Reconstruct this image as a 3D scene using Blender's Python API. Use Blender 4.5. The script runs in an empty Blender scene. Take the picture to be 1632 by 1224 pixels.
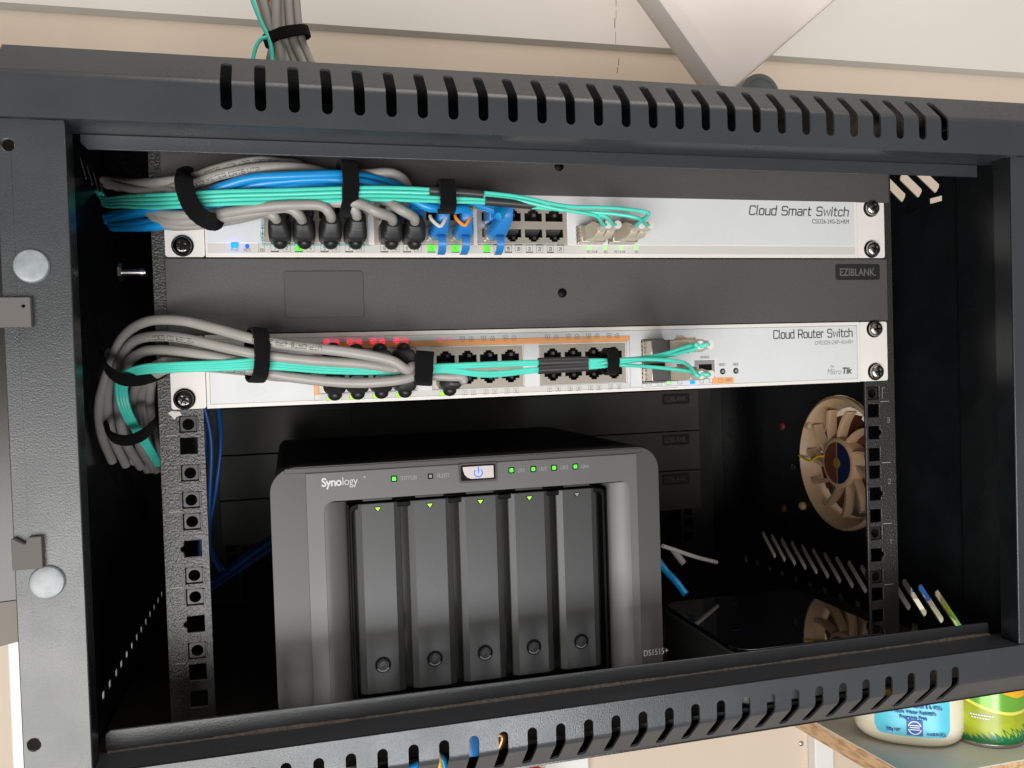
import bpy, bmesh, math, random
from mathutils import Vector, Matrix
random.seed(7)
SC = bpy.context.scene
C = SC.collection
MM = 0.001
# ---------------------------------------------------------------- camera (fitted to the rack geometry, millimetres)
CP = Vector((-173.63, -526.32, 35.47)); YAW, PITCH, ROLL, FPX = 0.254749, -0.023588, -0.031218, 1352.56
def _basis():
    sa, ca, sb, cb, sc, cc = math.sin(YAW), math.cos(YAW), math.sin(PITCH), math.cos(PITCH), math.sin(ROLL), math.cos(ROLL)
    f = Vector((sa*cb, ca*cb, sb)); r0 = Vector((ca, -sa, 0)); u0 = r0.cross(f)
    return cc*r0+sc*u0, -sc*r0+cc*u0, f
CR, CU, CF = _basis()
cam = bpy.data.cameras.new('camera'); co = bpy.data.objects.new('camera', cam); C.objects.link(co)
m = Matrix.Identity(4)
for i in range(3):
    m[i][0], m[i][1], m[i][2], m[i][3] = CR[i], CU[i], -CF[i], CP[i]*MM
co.matrix_world = m
cam.sensor_width = 36; cam.lens = FPX/1632*36; cam.clip_start = 0.01; cam.clip_end = 60
SC.camera = co
SC.render.resolution_x, SC.render.resolution_y = 1024, 768
# ---------------------------------------------------------------- light
W = bpy.data.worlds.new('World'); SC.world = W; W.use_nodes = True
nt = W.node_tree; bg = nt.nodes['Background']
bg.inputs[1].default_value = 0.29
g = nt.nodes.new('ShaderNodeTexGradient'); tc = nt.nodes.new('ShaderNodeTexCoord')
sx = nt.nodes.new('ShaderNodeSeparateXYZ'); mr = nt.nodes.new('ShaderNodeMapRange'); cr = nt.nodes.new('ShaderNodeValToRGB')
nt.nodes.remove(g)
nt.links.new(tc.outputs['Generated'], sx.inputs[0]); nt.links.new(sx.outputs['Z'], mr.inputs[0])
mr.inputs[1].default_value = -1; mr.inputs[2].default_value = 1
nt.links.new(mr.outputs[0], cr.inputs[0]); nt.links.new(cr.outputs[0], bg.inputs[0])
cr.color_ramp.elements[0].color = (0.86, 0.82, 0.76, 1); cr.color_ramp.elements[0].position = 0.25
cr.color_ramp.elements[1].color = (0.60, 0.56, 0.54, 1); cr.color_ramp.elements[1].position = 0.6
e_ = cr.color_ramp.elements.new(0.93); e_.color = (1.0, 0.95, 0.90, 1)
def area(name, loc, target, sx_, sy_, power, col):
    l = bpy.data.lights.new(name, 'AREA'); l.shape = 'RECTANGLE'; l.size = sx_; l.size_y = sy_; l.energy = power; l.color = col
    o = bpy.data.objects.new(name, l); C.objects.link(o); o.location = loc
    o.rotation_euler = (Vector(target)-Vector(loc)).to_track_quat('-Z', 'Y').to_euler()
    return o
area('window_light_low', (-0.72, -1.5, -0.60), (0.05, 0.0, -0.05), 1.05, 0.95, 30, (1.0, 0.985, 0.95))
area('window_light_floor', (0.12, -1.5, -0.82), (-0.05, 0.0, -0.1), 0.5, 0.4, 12, (0.95, 0.97, 1.0))
area('ceiling_light', (0.25, -0.55, 1.45), (0.1, 0.35, 0.35), 1.2, 0.9, 13, (1.0, 0.93, 0.87))
SC.view_settings.view_transform = 'Standard'; SC.view_settings.look = 'None'
SC.view_settings.exposure = 0.0; SC.view_settings.gamma = 1
SC.view_settings.use_curve_mapping = False
SC.render.engine = 'CYCLES'

# ---------------------------------------------------------------- pixel -> point helpers (photo pixels, a known plane)
def ray(px, py): return CF + CR*((px-816)/FPX) - CU*((py-612)/FPX)
def at(px, py, Y=0.0):
    d = ray(px, py); return CP + d*((Y-CP.y)/d.y)
def atz(px, py, Z):
    d = ray(px, py); return CP + d*((Z-CP.z)/d.z)
def atx(px, py, X):
    d = ray(px, py); return CP + d*((X-CP.x)/d.x)

# ---------------------------------------------------------------- materials
def mat(name, col, rough=0.5, metal=0.0, bump=None, var=None, spec=0.5, emit=None, estr=0.0, coat=0.0, alpha=1.0, trans=0.0, rvar=None, sheen=0.0):
    M = bpy.data.materials.new(name); M.use_nodes = True; t = M.node_tree; b = t.nodes['Principled BSDF']
    b.inputs['Base Color'].default_value = (*col, 1); b.inputs['Roughness'].default_value = rough
    b.inputs['Metallic'].default_value = metal; b.inputs['Specular IOR Level'].default_value = spec
    b.inputs['Coat Weight'].default_value = coat; b.inputs['Transmission Weight'].default_value = trans
    b.inputs['Alpha'].default_value = alpha; b.inputs['Sheen Weight'].default_value = sheen
    if emit: b.inputs['Emission Color'].default_value = (*emit, 1); b.inputs['Emission Strength'].default_value = estr
    tcn = t.nodes.new('ShaderNodeTexCoord')
    if bump:
        n = t.nodes.new('ShaderNodeTexNoise'); n.inputs['Scale'].default_value = bump[0]; n.inputs['Detail'].default_value = 3
        bn = t.nodes.new('ShaderNodeBump'); bn.inputs['Strength'].default_value = bump[1]; bn.inputs['Distance'].default_value = bump[2]*MM
        t.links.new(tcn.outputs['Object'], n.inputs['Vector']); t.links.new(n.outputs['Fac'], bn.inputs['Height'])
        t.links.new(bn.outputs['Normal'], b.inputs['Normal'])
    if var:
        n = t.nodes.new('ShaderNodeTexNoise'); n.inputs['Scale'].default_value = var[0]; n.inputs['Detail'].default_value = 6; n.inputs['Roughness'].default_value = 0.65
        r = t.nodes.new('ShaderNodeValToRGB'); k = var[1]
        r.color_ramp.elements[0].color = (*[c*(1-k) for c in col], 1); r.color_ramp.elements[0].position = 0.3
        c2 = var[2] if len(var) > 2 else [min(1, c*(1+k)) for c in col]
        r.color_ramp.elements[1].color = (*c2, 1); r.color_ramp.elements[1].position = 0.72
        t.links.new(tcn.outputs['Object'], n.inputs['Vector']); t.links.new(n.outputs['Fac'], r.inputs[0]); t.links.new(r.outputs[0], b.inputs['Base Color'])
    if rvar:
        n = t.nodes.new('ShaderNodeTexNoise'); n.inputs['Scale'].default_value = rvar[0]; n.inputs['Detail'].default_value = 5
        q = t.nodes.new('ShaderNodeMapRange'); q.inputs[3].default_value = max(0.02, rough-rvar[1]); q.inputs[4].default_value = rough+rvar[1]
        q.inputs[1].default_value = 0.3; q.inputs[2].default_value = 0.7
        t.links.new(tcn.outputs['Object'], n.inputs['Vector']); t.links.new(n.outputs['Fac'], q.inputs[0]); t.links.new(q.outputs[0], b.inputs['Roughness'])
    return M
M = dict(
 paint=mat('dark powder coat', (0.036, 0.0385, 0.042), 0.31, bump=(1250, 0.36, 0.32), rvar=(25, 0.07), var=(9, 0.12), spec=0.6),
 paintin=mat('black inner and shaded paint', (0.0085, 0.0095, 0.0105), 0.27, bump=(700, 0.2, 0.3), rvar=(14, 0.08), var=(30, 0.3)),
 rail=mat('textured rail paint', (0.026, 0.025, 0.024), 0.33, bump=(800, 0.8, 0.7), spec=0.7),
 dustfloor=mat('dusty floor paint', (0.012, 0.012, 0.012), 0.4, var=(160, 0.5, (0.03, 0.026, 0.022))),
 blank=mat('blanking plastic', (0.074, 0.069, 0.066), 0.55, bump=(1300, 0.45, 0.25), var=(900, 0.16), rvar=(9, 0.14)),
 blank2=mat('blanking plastic smooth', (0.085, 0.080, 0.080), 0.32, rvar=(20, 0.05)),
 blankrear=mat('rear blanking plastic lightened', (0.085, 0.082, 0.078), 0.4, bump=(60, 0.1, 0.6), var=(40, 0.1)),  # same plastic as the front panels, lightened to make up for missing light
 badge=mat('black badge', (0.02, 0.02, 0.02), 0.35),
 badgetx=mat('badge letters', (0.12, 0.115, 0.11), 0.4),
 white=mat('switch white paint', (0.74, 0.70, 0.665), 0.38, var=(40, 0.03)),
 label=mat('switch label film', (0.63, 0.64, 0.645), 0.32, var=(22, 0.035), rvar=(35, 0.10), bump=(60, 0.04, 0.4)),
 label2=mat('label band', (0.58, 0.56, 0.52), 0.35),
 orange=mat('orange print', (0.83, 0.36, 0.13), 0.4),
 ink=mat('grey ink', (0.09, 0.085, 0.085), 0.5),
 inkl=mat('light grey ink', (0.22, 0.22, 0.23), 0.5),
 teal=mat('teal print', (0.15, 0.45, 0.45), 0.5),
 shield=mat('port shield metal', (0.74, 0.66, 0.57), 0.28, 0.75, bump=(300, 0.08, 0.2)),
 cage=mat('transceiver cage metal', (0.62, 0.57, 0.50), 0.30, 0.85, bump=(200, 0.1, 0.2)),
 portin=mat('black port plastic', (0.015, 0.015, 0.015), 0.3),
 portmid=mat('port inner plastic', (0.075, 0.075, 0.075), 0.35),
 pin=mat('gold pins', (0.45, 0.42, 0.36), 0.3, 0.9),
 sfpgrey=mat('transceiver body', (0.055, 0.056, 0.06), 0.35, 0.3),
 lc=mat('beige connector', (0.60, 0.52, 0.40), 0.42, var=(120, 0.08)),
 lcw=mat('white boot', (0.60, 0.56, 0.52), 0.4),
 aqua=mat('aqua jacket', (0.075, 0.60, 0.47), 0.34, var=(60, 0.06), bump=(300, 0.12, 0.2)),
 greyc=mat('grey jacket', (0.31, 0.292, 0.27), 0.42, var=(90, 0.07), bump=(130, 0.2, 0.5)),
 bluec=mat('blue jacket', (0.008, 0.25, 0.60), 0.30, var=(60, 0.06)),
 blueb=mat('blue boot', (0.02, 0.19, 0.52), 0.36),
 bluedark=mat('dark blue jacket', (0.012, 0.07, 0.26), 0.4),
 clear=mat('clear plug', (0.45, 0.42, 0.38), 0.12, spec=0.8, coat=0.5),
 boot=mat('black rubber boot', (0.011, 0.011, 0.012), 0.46, bump=(900, 0.1, 0.1)),
 shrink=mat('heat shrink', (0.028, 0.027, 0.028), 0.40, bump=(150, 0.3, 0.5)),
 velcro=mat('velcro fabric', (0.0045, 0.004, 0.0045), 0.95, bump=(1100, 1.0, 1.2), spec=0.12, sheen=0.04),
 print=mat('cable print', (0.045, 0.045, 0.045), 0.6),
 screw=mat('nickel screw', (0.52, 0.49, 0.47), 0.30, 1.0, rvar=(300, 0.1)),
 screwd=mat('dark chrome screw', (0.10, 0.095, 0.09), 0.2, 1.0, rvar=(300, 0.1)),
 zinc=mat('zinc', (0.45, 0.44, 0.42), 0.3, 1.0),
 nut=mat('cage nut', (0.035, 0.034, 0.033), 0.35, 0.6),
 nas=mat('grey face plastic', (0.102, 0.101, 0.099), 0.40, bump=(1500, 0.3, 0.15), rvar=(18, 0.08)),
 nasside=mat('dark grey face plastic', (0.052, 0.050, 0.048), 0.42, bump=(1200, 0.12, 0.1)),
 nasbody=mat('black steel body', (0.016, 0.0155, 0.015), 0.42, bump=(900, 0.3, 0.2), var=(30, 0.3)),
 nasblack=mat('black gloss plastic', (0.002, 0.002, 0.002), 0.5, spec=0.12),
 tray=mat('tray plastic', (0.037, 0.037, 0.037), 0.38, bump=(1400, 0.3, 0.15), var=(1200, 0.15)),
 lettr=mat('silver lettering', (0.55, 0.54, 0.52), 0.4),
 lettd=mat('dim lettering', (0.26, 0.25, 0.24), 0.45),
 chrome=mat('polished button', (0.55, 0.50, 0.48), 0.35, 0.3),
 green=mat('green lamp', (0.05, 0.5, 0.03), 0.4, emit=(0.10, 1.0, 0.03), estr=1.0),
 greeny=mat('yellow green lamp', (0.25, 0.5, 0.03), 0.4, emit=(0.35, 0.80, 0.03), estr=0.7),
 greenl=mat('light green lamp', (0.3, 0.6, 0.25), 0.4, emit=(0.35, 0.85, 0.30), estr=0.45),
 red=mat('red lamp', (0.4, 0.0, 0.02), 0.4, emit=(1.0, 0.015, 0.07), estr=1.5),
 redd=mat('faint red lamp', (0.6, 0.2, 0.25), 0.4, emit=(1.0, 0.10, 0.2), estr=0.35),
 blue=mat('blue lamp', (0.0, 0.03, 0.15), 0.4, emit=(0.0, 0.33, 1.0), estr=1.5),
 bluel=mat('blue power mark', (0.0, 0.03, 0.2), 0.4, emit=(0.01, 0.14, 1.0), estr=1.0),
 off=mat('dark lamp', (0.25, 0.25, 0.24), 0.3),
 gloss=mat('gloss black glass', (0.004, 0.004, 0.005), 0.03, spec=0.6, coat=0.6),
 alu=mat('brushed aluminium', (0.12, 0.12, 0.12), 0.42, 0.7, rvar=(40, 0.05)),
 tan=mat('tan fan plastic', (0.52, 0.345, 0.21), 0.42, var=(40, 0.05)),
 brown=mat('brown fan plastic', (0.13, 0.036, 0.022), 0.38),
 navy=mat('navy sticker', (0.01, 0.016, 0.07), 0.35), 
 gold=mat('gold sticker', (0.42, 0.25, 0.06), 0.35, 0.4),
 redrub=mat('red rubber', (0.10, 0.02, 0.015), 0.6),
 wall=mat('beige wall paint', (0.67, 0.565, 0.455), 0.7, var=(3, 0.03), bump=(250, 0.1, 0.3)),
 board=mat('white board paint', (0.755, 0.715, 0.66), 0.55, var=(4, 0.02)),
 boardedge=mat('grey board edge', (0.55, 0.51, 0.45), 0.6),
 wpost=mat('white painted post', (0.80, 0.80, 0.77), 0.5),
 mark=mat('brown wall mark', (0.30, 0.24, 0.18), 0.8),
 apw=mat('pinkish white plastic', (0.90, 0.82, 0.775), 0.35),
 disc=mat('grey green plastic', (0.22, 0.26, 0.26), 0.4),
 shelftop=mat('grey shelf laminate', (0.60, 0.60, 0.54), 0.4, var=(12, 0.05)),
 foam=mat('grey foam', (0.115, 0.105, 0.100), 0.9, bump=(1800, 0.4, 0.2)),
 cap=mat('frosted plastic cap', (0.24, 0.265, 0.275), 0.35, var=(110, 0.35), coat=0.0),
 bottle=mat('cream bottle plastic', (0.78, 0.72, 0.56), 0.42),
 blab=mat('light blue label', (0.10, 0.56, 0.72), 0.35, var=(60, 0.05)),
 btxt=mat('dark blue print', (0.01, 0.09, 0.38), 0.5),
 wtxt=mat('white print', (0.8, 0.82, 0.85), 0.5),
 lime=mat('lime print', (0.36, 0.43, 0.02), 0.35, 0.0, var=(25, 0.25)),
 lgreen=mat('leaf green print', (0.16, 0.42, 0.05), 0.25, 0.15),
 dgreen=mat('deep green print', (0.01, 0.20, 0.07), 0.3),
 cany=mat('amber print', (0.80, 0.42, 0.02), 0.25),
 yel=mat('pale yellow print', (0.72, 0.70, 0.12), 0.3),
 tin=mat('tin rim', (0.5, 0.47, 0.44), 0.25, 1.0),
 yellow=mat('yellow plastic', (0.75, 0.45, 0.01), 0.4),
 orangep=mat('orange plastic', (0.85, 0.27, 0.03), 0.4),
 copper=mat('copper strands', (0.40, 0.22, 0.10), 0.35, 0.9),
 redp=mat('red plastic', (0.75, 0.03, 0.02), 0.4),
 dust=mat('brown dust', (0.115, 0.095, 0.078), 0.95, bump=(900, 0.8, 0.6), var=(300, 0.5)),
 seam=mat('dark seam', (0.008, 0.008, 0.008), 0.6),
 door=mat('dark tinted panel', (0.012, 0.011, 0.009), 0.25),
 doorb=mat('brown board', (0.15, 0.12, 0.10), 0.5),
 blocker=mat('grey outer skin', (0.38, 0.37, 0.35), 0.5),  # for the added sheets that dim the right vents
 bluebx=mat('bright blue plastic', (0.03, 0.20, 0.85), 0.5),
 whitec=mat('white jacket', (0.62, 0.60, 0.57), 0.4),
)
def wood():
    Mx = mat('particle board edge', (0.60, 0.36, 0.16), 0.6); t = Mx.node_tree; b = t.nodes['Principled BSDF']
    tcn = t.nodes.new('ShaderNodeTexCoord'); mp = t.nodes.new('ShaderNodeMapping'); mp.inputs['Scale'].default_value = (250, 60, 350)
    n = t.nodes.new('ShaderNodeTexNoise'); n.inputs['Scale'].default_value = 1; n.inputs['Detail'].default_value = 6
    r = t.nodes.new('ShaderNodeValToRGB'); r.color_ramp.elements[0].color = (0.42, 0.24, 0.12, 1); r.color_ramp.elements[0].position = 0.36
    r.color_ramp.elements[1].color = (0.68, 0.44, 0.25, 1); r.color_ramp.elements[1].position = 0.55
    t.links.new(tcn.outputs['Object'], mp.inputs[0]); t.links.new(mp.outputs[0], n.inputs['Vector']); t.links.new(n.outputs['Fac'], r.inputs[0]); t.links.new(r.outputs[0], b.inputs['Base Color'])
    return Mx
M['particle'] = wood()

# ---------------------------------------------------------------- mesh helpers
def catmull(P, n=6):
    P = [Vector(p) for p in P]; out = []
    Q = [P[0]*2-P[1]] + P + [P[-1]*2-P[-2]]
    for i in range(1, len(Q)-2):
        a, b, c, d = Q[i-1], Q[i], Q[i+1], Q[i+2]
        for k in range(n):
            t = k/n
            out.append(0.5*((2*b)+(c-a)*t+(2*a-5*b+4*c-d)*t*t+(3*b-a-3*c+d)*t**3))
    out.append(P[-1]); return out
def frames(P):
    T = []
    for i in range(len(P)):
        d = P[min(i+1, len(P)-1)]-P[max(i-1, 0)]
        T.append(d.normalized() if d.length > 1e-9 else Vector((0, 0, 1)))
    n = T[0].cross(Vector((0, 1, 0)))
    if n.length < 0.05: n = T[0].cross(Vector((0, 0, 1)))
    n.normalize(); N = []
    for t in T:
        n = (n-t*n.dot(t)).normalized(); N.append(n)
    return T, N
class MB:
    def __init__(s): s.b = bmesh.new(); s.mi = 0
    def _f(s, vs):
        try: f = s.b.faces.new(vs); f.material_index = s.mi; return f
        except ValueError: return None
    def box(s, x0, x1, y0, y1, z0, z1):
        v = [s.b.verts.new((x, y, z)) for x in (x0, x1) for y in (y0, y1) for z in (z0, z1)]
        for q in ((0,1,3,2),(4,6,7,5),(0,4,5,1),(2,3,7,6),(0,2,6,4),(1,5,7,3)): s._f([v[i] for i in q])
        return s
    def loops(s, L, close=False, capa=True, capb=True):
        R = [[s.b.verts.new(p) for p in l] for l in L]; n = len(R[0])
        rng = range(len(R)) if close else range(len(R)-1)
        for i in rng:
            a, b = R[i], R[(i+1) % len(R)]
            for k in range(n): s._f([a[k], a[(k+1) % n], b[(k+1) % n], b[k]])
        if not close:
            if capa: s._f(R[0][::-1])
            if capb: s._f(R[-1])
        return s
    def tube(s, P, r, n=10, smooth=5, wob=0.0):
        P = catmull(P, smooth) if smooth else [Vector(p) for p in P]
        T, N = frames(P); L = []
        for i, (p, t, nn) in enumerate(zip(P, T, N)):
            b = t.cross(nn); rr = r(i/(len(P)-1)) if callable(r) else r
            if wob: rr *= 1+wob*math.sin(i*1.3)*random.uniform(0.3, 1)
            L.append([p+(nn*math.cos(a)+b*math.sin(a))*rr for a in [2*math.pi*k/n for k in range(n)]])
        return s.loops(L)
    def cyl(s, p0, p1, r0, r1=None, n=24):
        r1 = r0 if r1 is None else r1; p0, p1 = Vector(p0), Vector(p1); T, N = frames([p0, p1]); L = []
        for p, rr in ((p0, r0), (p1, r1)):
            b = T[0].cross(N[0]); L.append([p+(N[0]*math.cos(a)+b*math.sin(a))*rr for a in [2*math.pi*k/n for k in range(n)]])
        return s.loops(L)
    def lathe(s, c, axis, prof, n=32, a0=0.0, a1=2*math.pi, cap=True):
        c = Vector(c); ax = Vector(axis).normalized(); u = ax.cross(Vector((0, 0, 1)))
        if u.length < 0.1: u = ax.cross(Vector((1, 0, 0)))
        u.normalize(); v = ax.cross(u); full = abs(a1-a0-2*math.pi) < 1e-6
        L = [[c+ax*h+(u*math.cos(a0+(a1-a0)*k/(n if full else n-1))+v*math.sin(a0+(a1-a0)*k/(n if full else n-1)))*r for k in range(n)] for r, h in prof]
        if full: return s.loops(L, capa=cap, capb=cap)
        R = [[s.b.verts.new(p) for p in l] for l in L]
        for i in range(len(R)-1):
            for k in range(n-1): s._f([R[i][k], R[i][k+1], R[i+1][k+1], R[i+1][k]])
        return s
    def prism(s, poly, f, d0, d1):
        """poly of 2-D points, f maps (u,v,d) to a point"""
        a = [s.b.verts.new(f(u, v, d0)) for u, v in poly]; b = [s.b.verts.new(f(u, v, d1)) for u, v in poly]; n = len(poly)
        s._f(a[::-1]); s._f(b)
        for k in range(n): s._f([a[k], a[(k+1) % n], b[(k+1) % n], b[k]])
        return s
    def plate(s, outer, holes, f, th):
        """sheet with holes: f(u,v,d) -> point, d = depth behind the face"""
        es = []
        for lp in [outer]+list(holes):
            vs = [s.b.verts.new((u, v, 0)) for u, v in lp]
            for k in range(len(vs)): es.append(s.b.edges.new((vs[k], vs[(k+1) % len(vs)])))
        r = bmesh.ops.triangle_fill(s.b, edges=es, use_beauty=True, use_dissolve=False)
        fs = [x for x in r['geom'] if isinstance(x, bmesh.types.BMFace)]
        vs = set(v for fc in fs for v in fc.verts)
        front = {v: v.co.copy() for v in vs}; back = {}
        for v, c in front.items():
            back[v] = s.b.verts.new(f(c.x, c.y, th)); v.co = f(c.x, c.y, 0)
        for fc in fs:
            fc.material_index = s.mi; s._f([back[v] for v in reversed(fc.verts[:])])
        for e in es:
            if e.is_valid:
                a, b = e.verts; s._f([a, b, back[b], back[a]])
        return s
    def build(s, name, material, parent=None, bevel=0, seg=2, smooth=True, ang=35, label=None):
        b = s.b; bmesh.ops.remove_doubles(b, verts=b.verts, dist=1e-4); bmesh.ops.recalc_face_normals(b, faces=b.faces)
        off = Vector(parent['org']) if parent and 'org' in parent else Vector((0, 0, 0))
        lo = Vector([min(v.co[i] for v in b.verts) for i in range(3)]); hi = Vector([max(v.co[i] for v in b.verts) for i in range(3)])
        c = (lo+hi)/2 if parent else Vector(((lo.x+hi.x)/2, (lo.y+hi.y)/2, lo.z))
        for v in b.verts: v.co = (v.co-c)*MM
        me = bpy.data.meshes.new(name); b.to_mesh(me); b.free()
        ms = material if isinstance(material, (list, tuple)) else [material]
        for x in ms: me.materials.append(M[x])
        o = bpy.data.objects.new(name, me); C.objects.link(o)
        if smooth:
            me.shade_smooth(); me.set_sharp_from_angle(angle=math.radians(ang))
        if parent: o.parent = parent
        o.location = (c-off)*MM; o['org'] = tuple(c)
        if bevel:
            mdf = o.modifiers.new('bevel', 'BEVEL'); mdf.width = bevel*MM; mdf.segments = seg; mdf.limit_method = 'ANGLE'; mdf.angle_limit = math.radians(40)
            mdf.harden_normals = False
        if label: o['label'] = label
        return o
def thing(name, label, cat, org=(0, 0, 0), group=None):
    o = bpy.data.objects.new(name, None); C.objects.link(o); o.empty_display_size = 0.02
    o.location = Vector(org)*MM; o['org'] = tuple(org); o['label'] = label; o['category'] = cat
    if group: o['group'] = group
    return o
def tag(o, label=None, cat=None, group=None, kind=None):
    for k, v in (('label', label), ('category', cat), ('group', group), ('kind', kind)):
        if v: o[k] = v
    return o
def FXZ(Y, s=1):  # u=x, v=z, depth goes +Y
    return lambda u, v, d: Vector((u, Y+d*s, v))
def rrect(x0, x1, z0, z1, r, n=4):
    P = []
    for cx, cz, a in ((x1-r, z1-r, 0), (x0+r, z1-r, 90), (x0+r, z0+r, 180), (x1-r, z0+r, 270)):
        for k in range(n+1):
            t = math.radians(a+90*k/n); P.append((cx+r*math.cos(t), cz+r*math.sin(t)))
    return P
def circle(x, z, r, n=16): return [(x+r*math.cos(2*math.pi*k/n), z+r*math.sin(2*math.pi*k/n)) for k in range(n)]

# ---------------------------------------------------------------- squared stroke font (grid: width 4, cap height 6, x height 4.2)
G = {
'C':[4,[(4,5.2),(3.4,6),(.6,6),(0,5.4),(0,.6),(.6,0),(3.4,0),(4,.8)]],'S':[4,[(4,5.2),(3.4,6),(.6,6),(0,5.4),(0,3.6),(.6,3.1),(3.4,3.1),(4,2.6),(4,.6),(3.4,0),(.6,0),(0,.7)]],
'R':[4,[(0,0),(0,6),(3.4,6),(4,5.4),(4,3.4),(3.4,2.8),(0,2.8)],[(2.2,2.8),(4,0)]],'l':[.6,[(0,6.3),(0,.4),(.5,0)]],'i':[.4,[(0,0),(0,4.2)],[(0,5.3),(0,6)]],
'o':[3.2,[(.5,0),(0,.5),(0,3.7),(.5,4.2),(2.7,4.2),(3.2,3.7),(3.2,.5),(2.7,0),(.5,0)]],'u':[3.2,[(0,4.2),(0,.5),(.5,0),(3.2,0)],[(3.2,0),(3.2,4.2)]],
'd':[3.2,[(3.2,6.3),(3.2,0),(.5,0),(0,.5),(0,3.7),(.5,4.2),(3.2,4.2)]],'m':[5.2,[(0,0),(0,4.2),(4.7,4.2),(5.2,3.7),(5.2,0)],[(2.6,4.2),(2.6,0)]],
'a':[3.2,[(.3,4.2),(2.7,4.2),(3.2,3.7),(3.2,0),(.5,0),(0,.5),(0,1.9),(.5,2.4),(3.2,2.4)]],'r':[2,[(0,0),(0,4.2),(1.7,4.2),(2.1,3.8)]],
't':[2.2,[(.6,5.6),(.6,.5),(1.1,0),(2.2,0)],[(0,4.2),(2.1,4.2)]],'w':[5,[(0,4.2),(1.1,0),(2.5,3.9),(3.9,0),(5,4.2)]],'c':[3,[(3,3.5),(2.5,4.2),(.5,4.2),(0,3.7),(0,.5),(.5,0),(2.5,0),(3,.7)]],
'h':[3.2,[(0,0),(0,6.3)],[(0,4.2),(2.7,4.2),(3.2,3.7),(3.2,0)]],'e':[3.2,[(0,2.1),(3.2,2.1),(3.2,3.7),(2.7,4.2),(.5,4.2),(0,3.7),(0,.5),(.5,0),(3,0)]],
'A':[4,[(0,0),(0,5.4),(.6,6),(3.4,6),(4,5.4),(4,0)],[(0,2.6),(4,2.6)]],'B':[4,[(0,0),(0,6),(3.4,6),(4,5.4),(4,3.6),(3.4,3.1),(0,3.1)],[(3.4,3.1),(4,2.5),(4,.6),(3.4,0),(0,0)]],
'D':[4,[(0,0),(0,6),(3.2,6),(4,5.2),(4,.8),(3.2,0),(0,0)]],'E':[3.6,[(3.6,6),(0,6),(0,0),(3.6,0)],[(0,3),(3,3)]],'G':[4,[(4,5.2),(3.4,6),(.6,6),(0,5.4),(0,.6),(.6,0),(4,0),(4,2.8),(2.2,2.8)]],
'I':[.4,[(0,0),(0,6)]],'K':[3.6,[(0,0),(0,6)],[(3.6,6),(0,2.9),(3.6,0)]],'L':[3.2,[(0,6),(0,0),(3.2,0)]],'M':[4.6,[(0,0),(0,6),(2.3,2.8),(4.6,6),(4.6,0)]],'N':[4,[(0,0),(0,6),(4,0),(4,6)]],
'O':[4,[(.6,0),(0,.6),(0,5.4),(.6,6),(3.4,6),(4,5.4),(4,.6),(3.4,0),(.6,0)]],'P':[4,[(0,0),(0,6),(3.4,6),(4,5.4),(4,3.3),(3.4,2.7),(0,2.7)]],'T':[4,[(0,6),(4,6)],[(2,6),(2,0)]],
'U':[4,[(0,6),(0,.6),(.6,0),(3.4,0),(4,.6),(4,6)]],'W':[5.4,[(0,6),(1.2,0),(2.7,4.5),(4.2,0),(5.4,6)]],'Z':[4,[(0,6),(4,6),(0,0),(4,0)]],
'0':[3.6,[(.5,0),(0,.6),(0,5.4),(.5,6),(3.1,6),(3.6,5.4),(3.6,.6),(3.1,0),(.5,0)]],'1':[1.4,[(0,5),(1.2,6),(1.2,0)]],'2':[3.6,[(0,5.3),(.6,6),(3,6),(3.6,5.4),(3.6,3.6),(0,.6),(0,0),(3.6,0)]],
'3':[3.6,[(0,6),(3,6),(3.6,5.4),(3.6,3.5),(3,3),(1,3)],[(3,3),(3.6,2.5),(3.6,.6),(3,0),(0,0)]],'4':[3.6,[(2.8,0),(2.8,6),(0,1.8),(3.6,1.8)]],'5':[3.6,[(3.6,6),(0,6),(0,3.3),(3,3.3),(3.6,2.7),(3.6,.6),(3,0),(0,0)]],
'6':[3.6,[(3.4,6),(.6,6),(0,5.4),(0,.6),(.6,0),(3,0),(3.6,.6),(3.6,2.7),(3,3.3),(0,3.3)]],'7':[3.6,[(0,6),(3.6,6),(1.2,0)]],'8':[3.6,[(.5,3),(0,3.6),(0,5.4),(.5,6),(3.1,6),(3.6,5.4),(3.6,3.6),(3.1,3),(.5,3),(0,2.4),(0,.6),(.5,0),(3.1,0),(3.6,.6),(3.6,2.4),(3.1,3)]],
'9':[3.6,[(.3,0),(3,0),(3.6,.6),(3.6,5.4),(3,6),(.6,6),(0,5.4),(0,3.4),(.6,2.8),(3.6,2.8)]],'-':[2,[(0,2.8),(2,2.8)]],'+':[3,[(0,2.8),(3,2.8)],[(1.5,1.3),(1.5,4.3)]],'/':[2.4,[(0,-.3),(2.4,6.3)]],'H':[4,[(0,0),(0,6)],[(4,0),(4,6)],[(0,3),(4,3)]],'F':[3.6,[(3.6,6),(0,6),(0,0)],[(0,3),(3,3)]],'V':[4,[(0,6),(2,0),(4,6)]],'Y':[4,[(0,6),(2,3),(4,6)],[(2,3),(2,0)]],'.':[.5,[(0,0),(.4,0)]],' ':[1.8],
}
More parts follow.
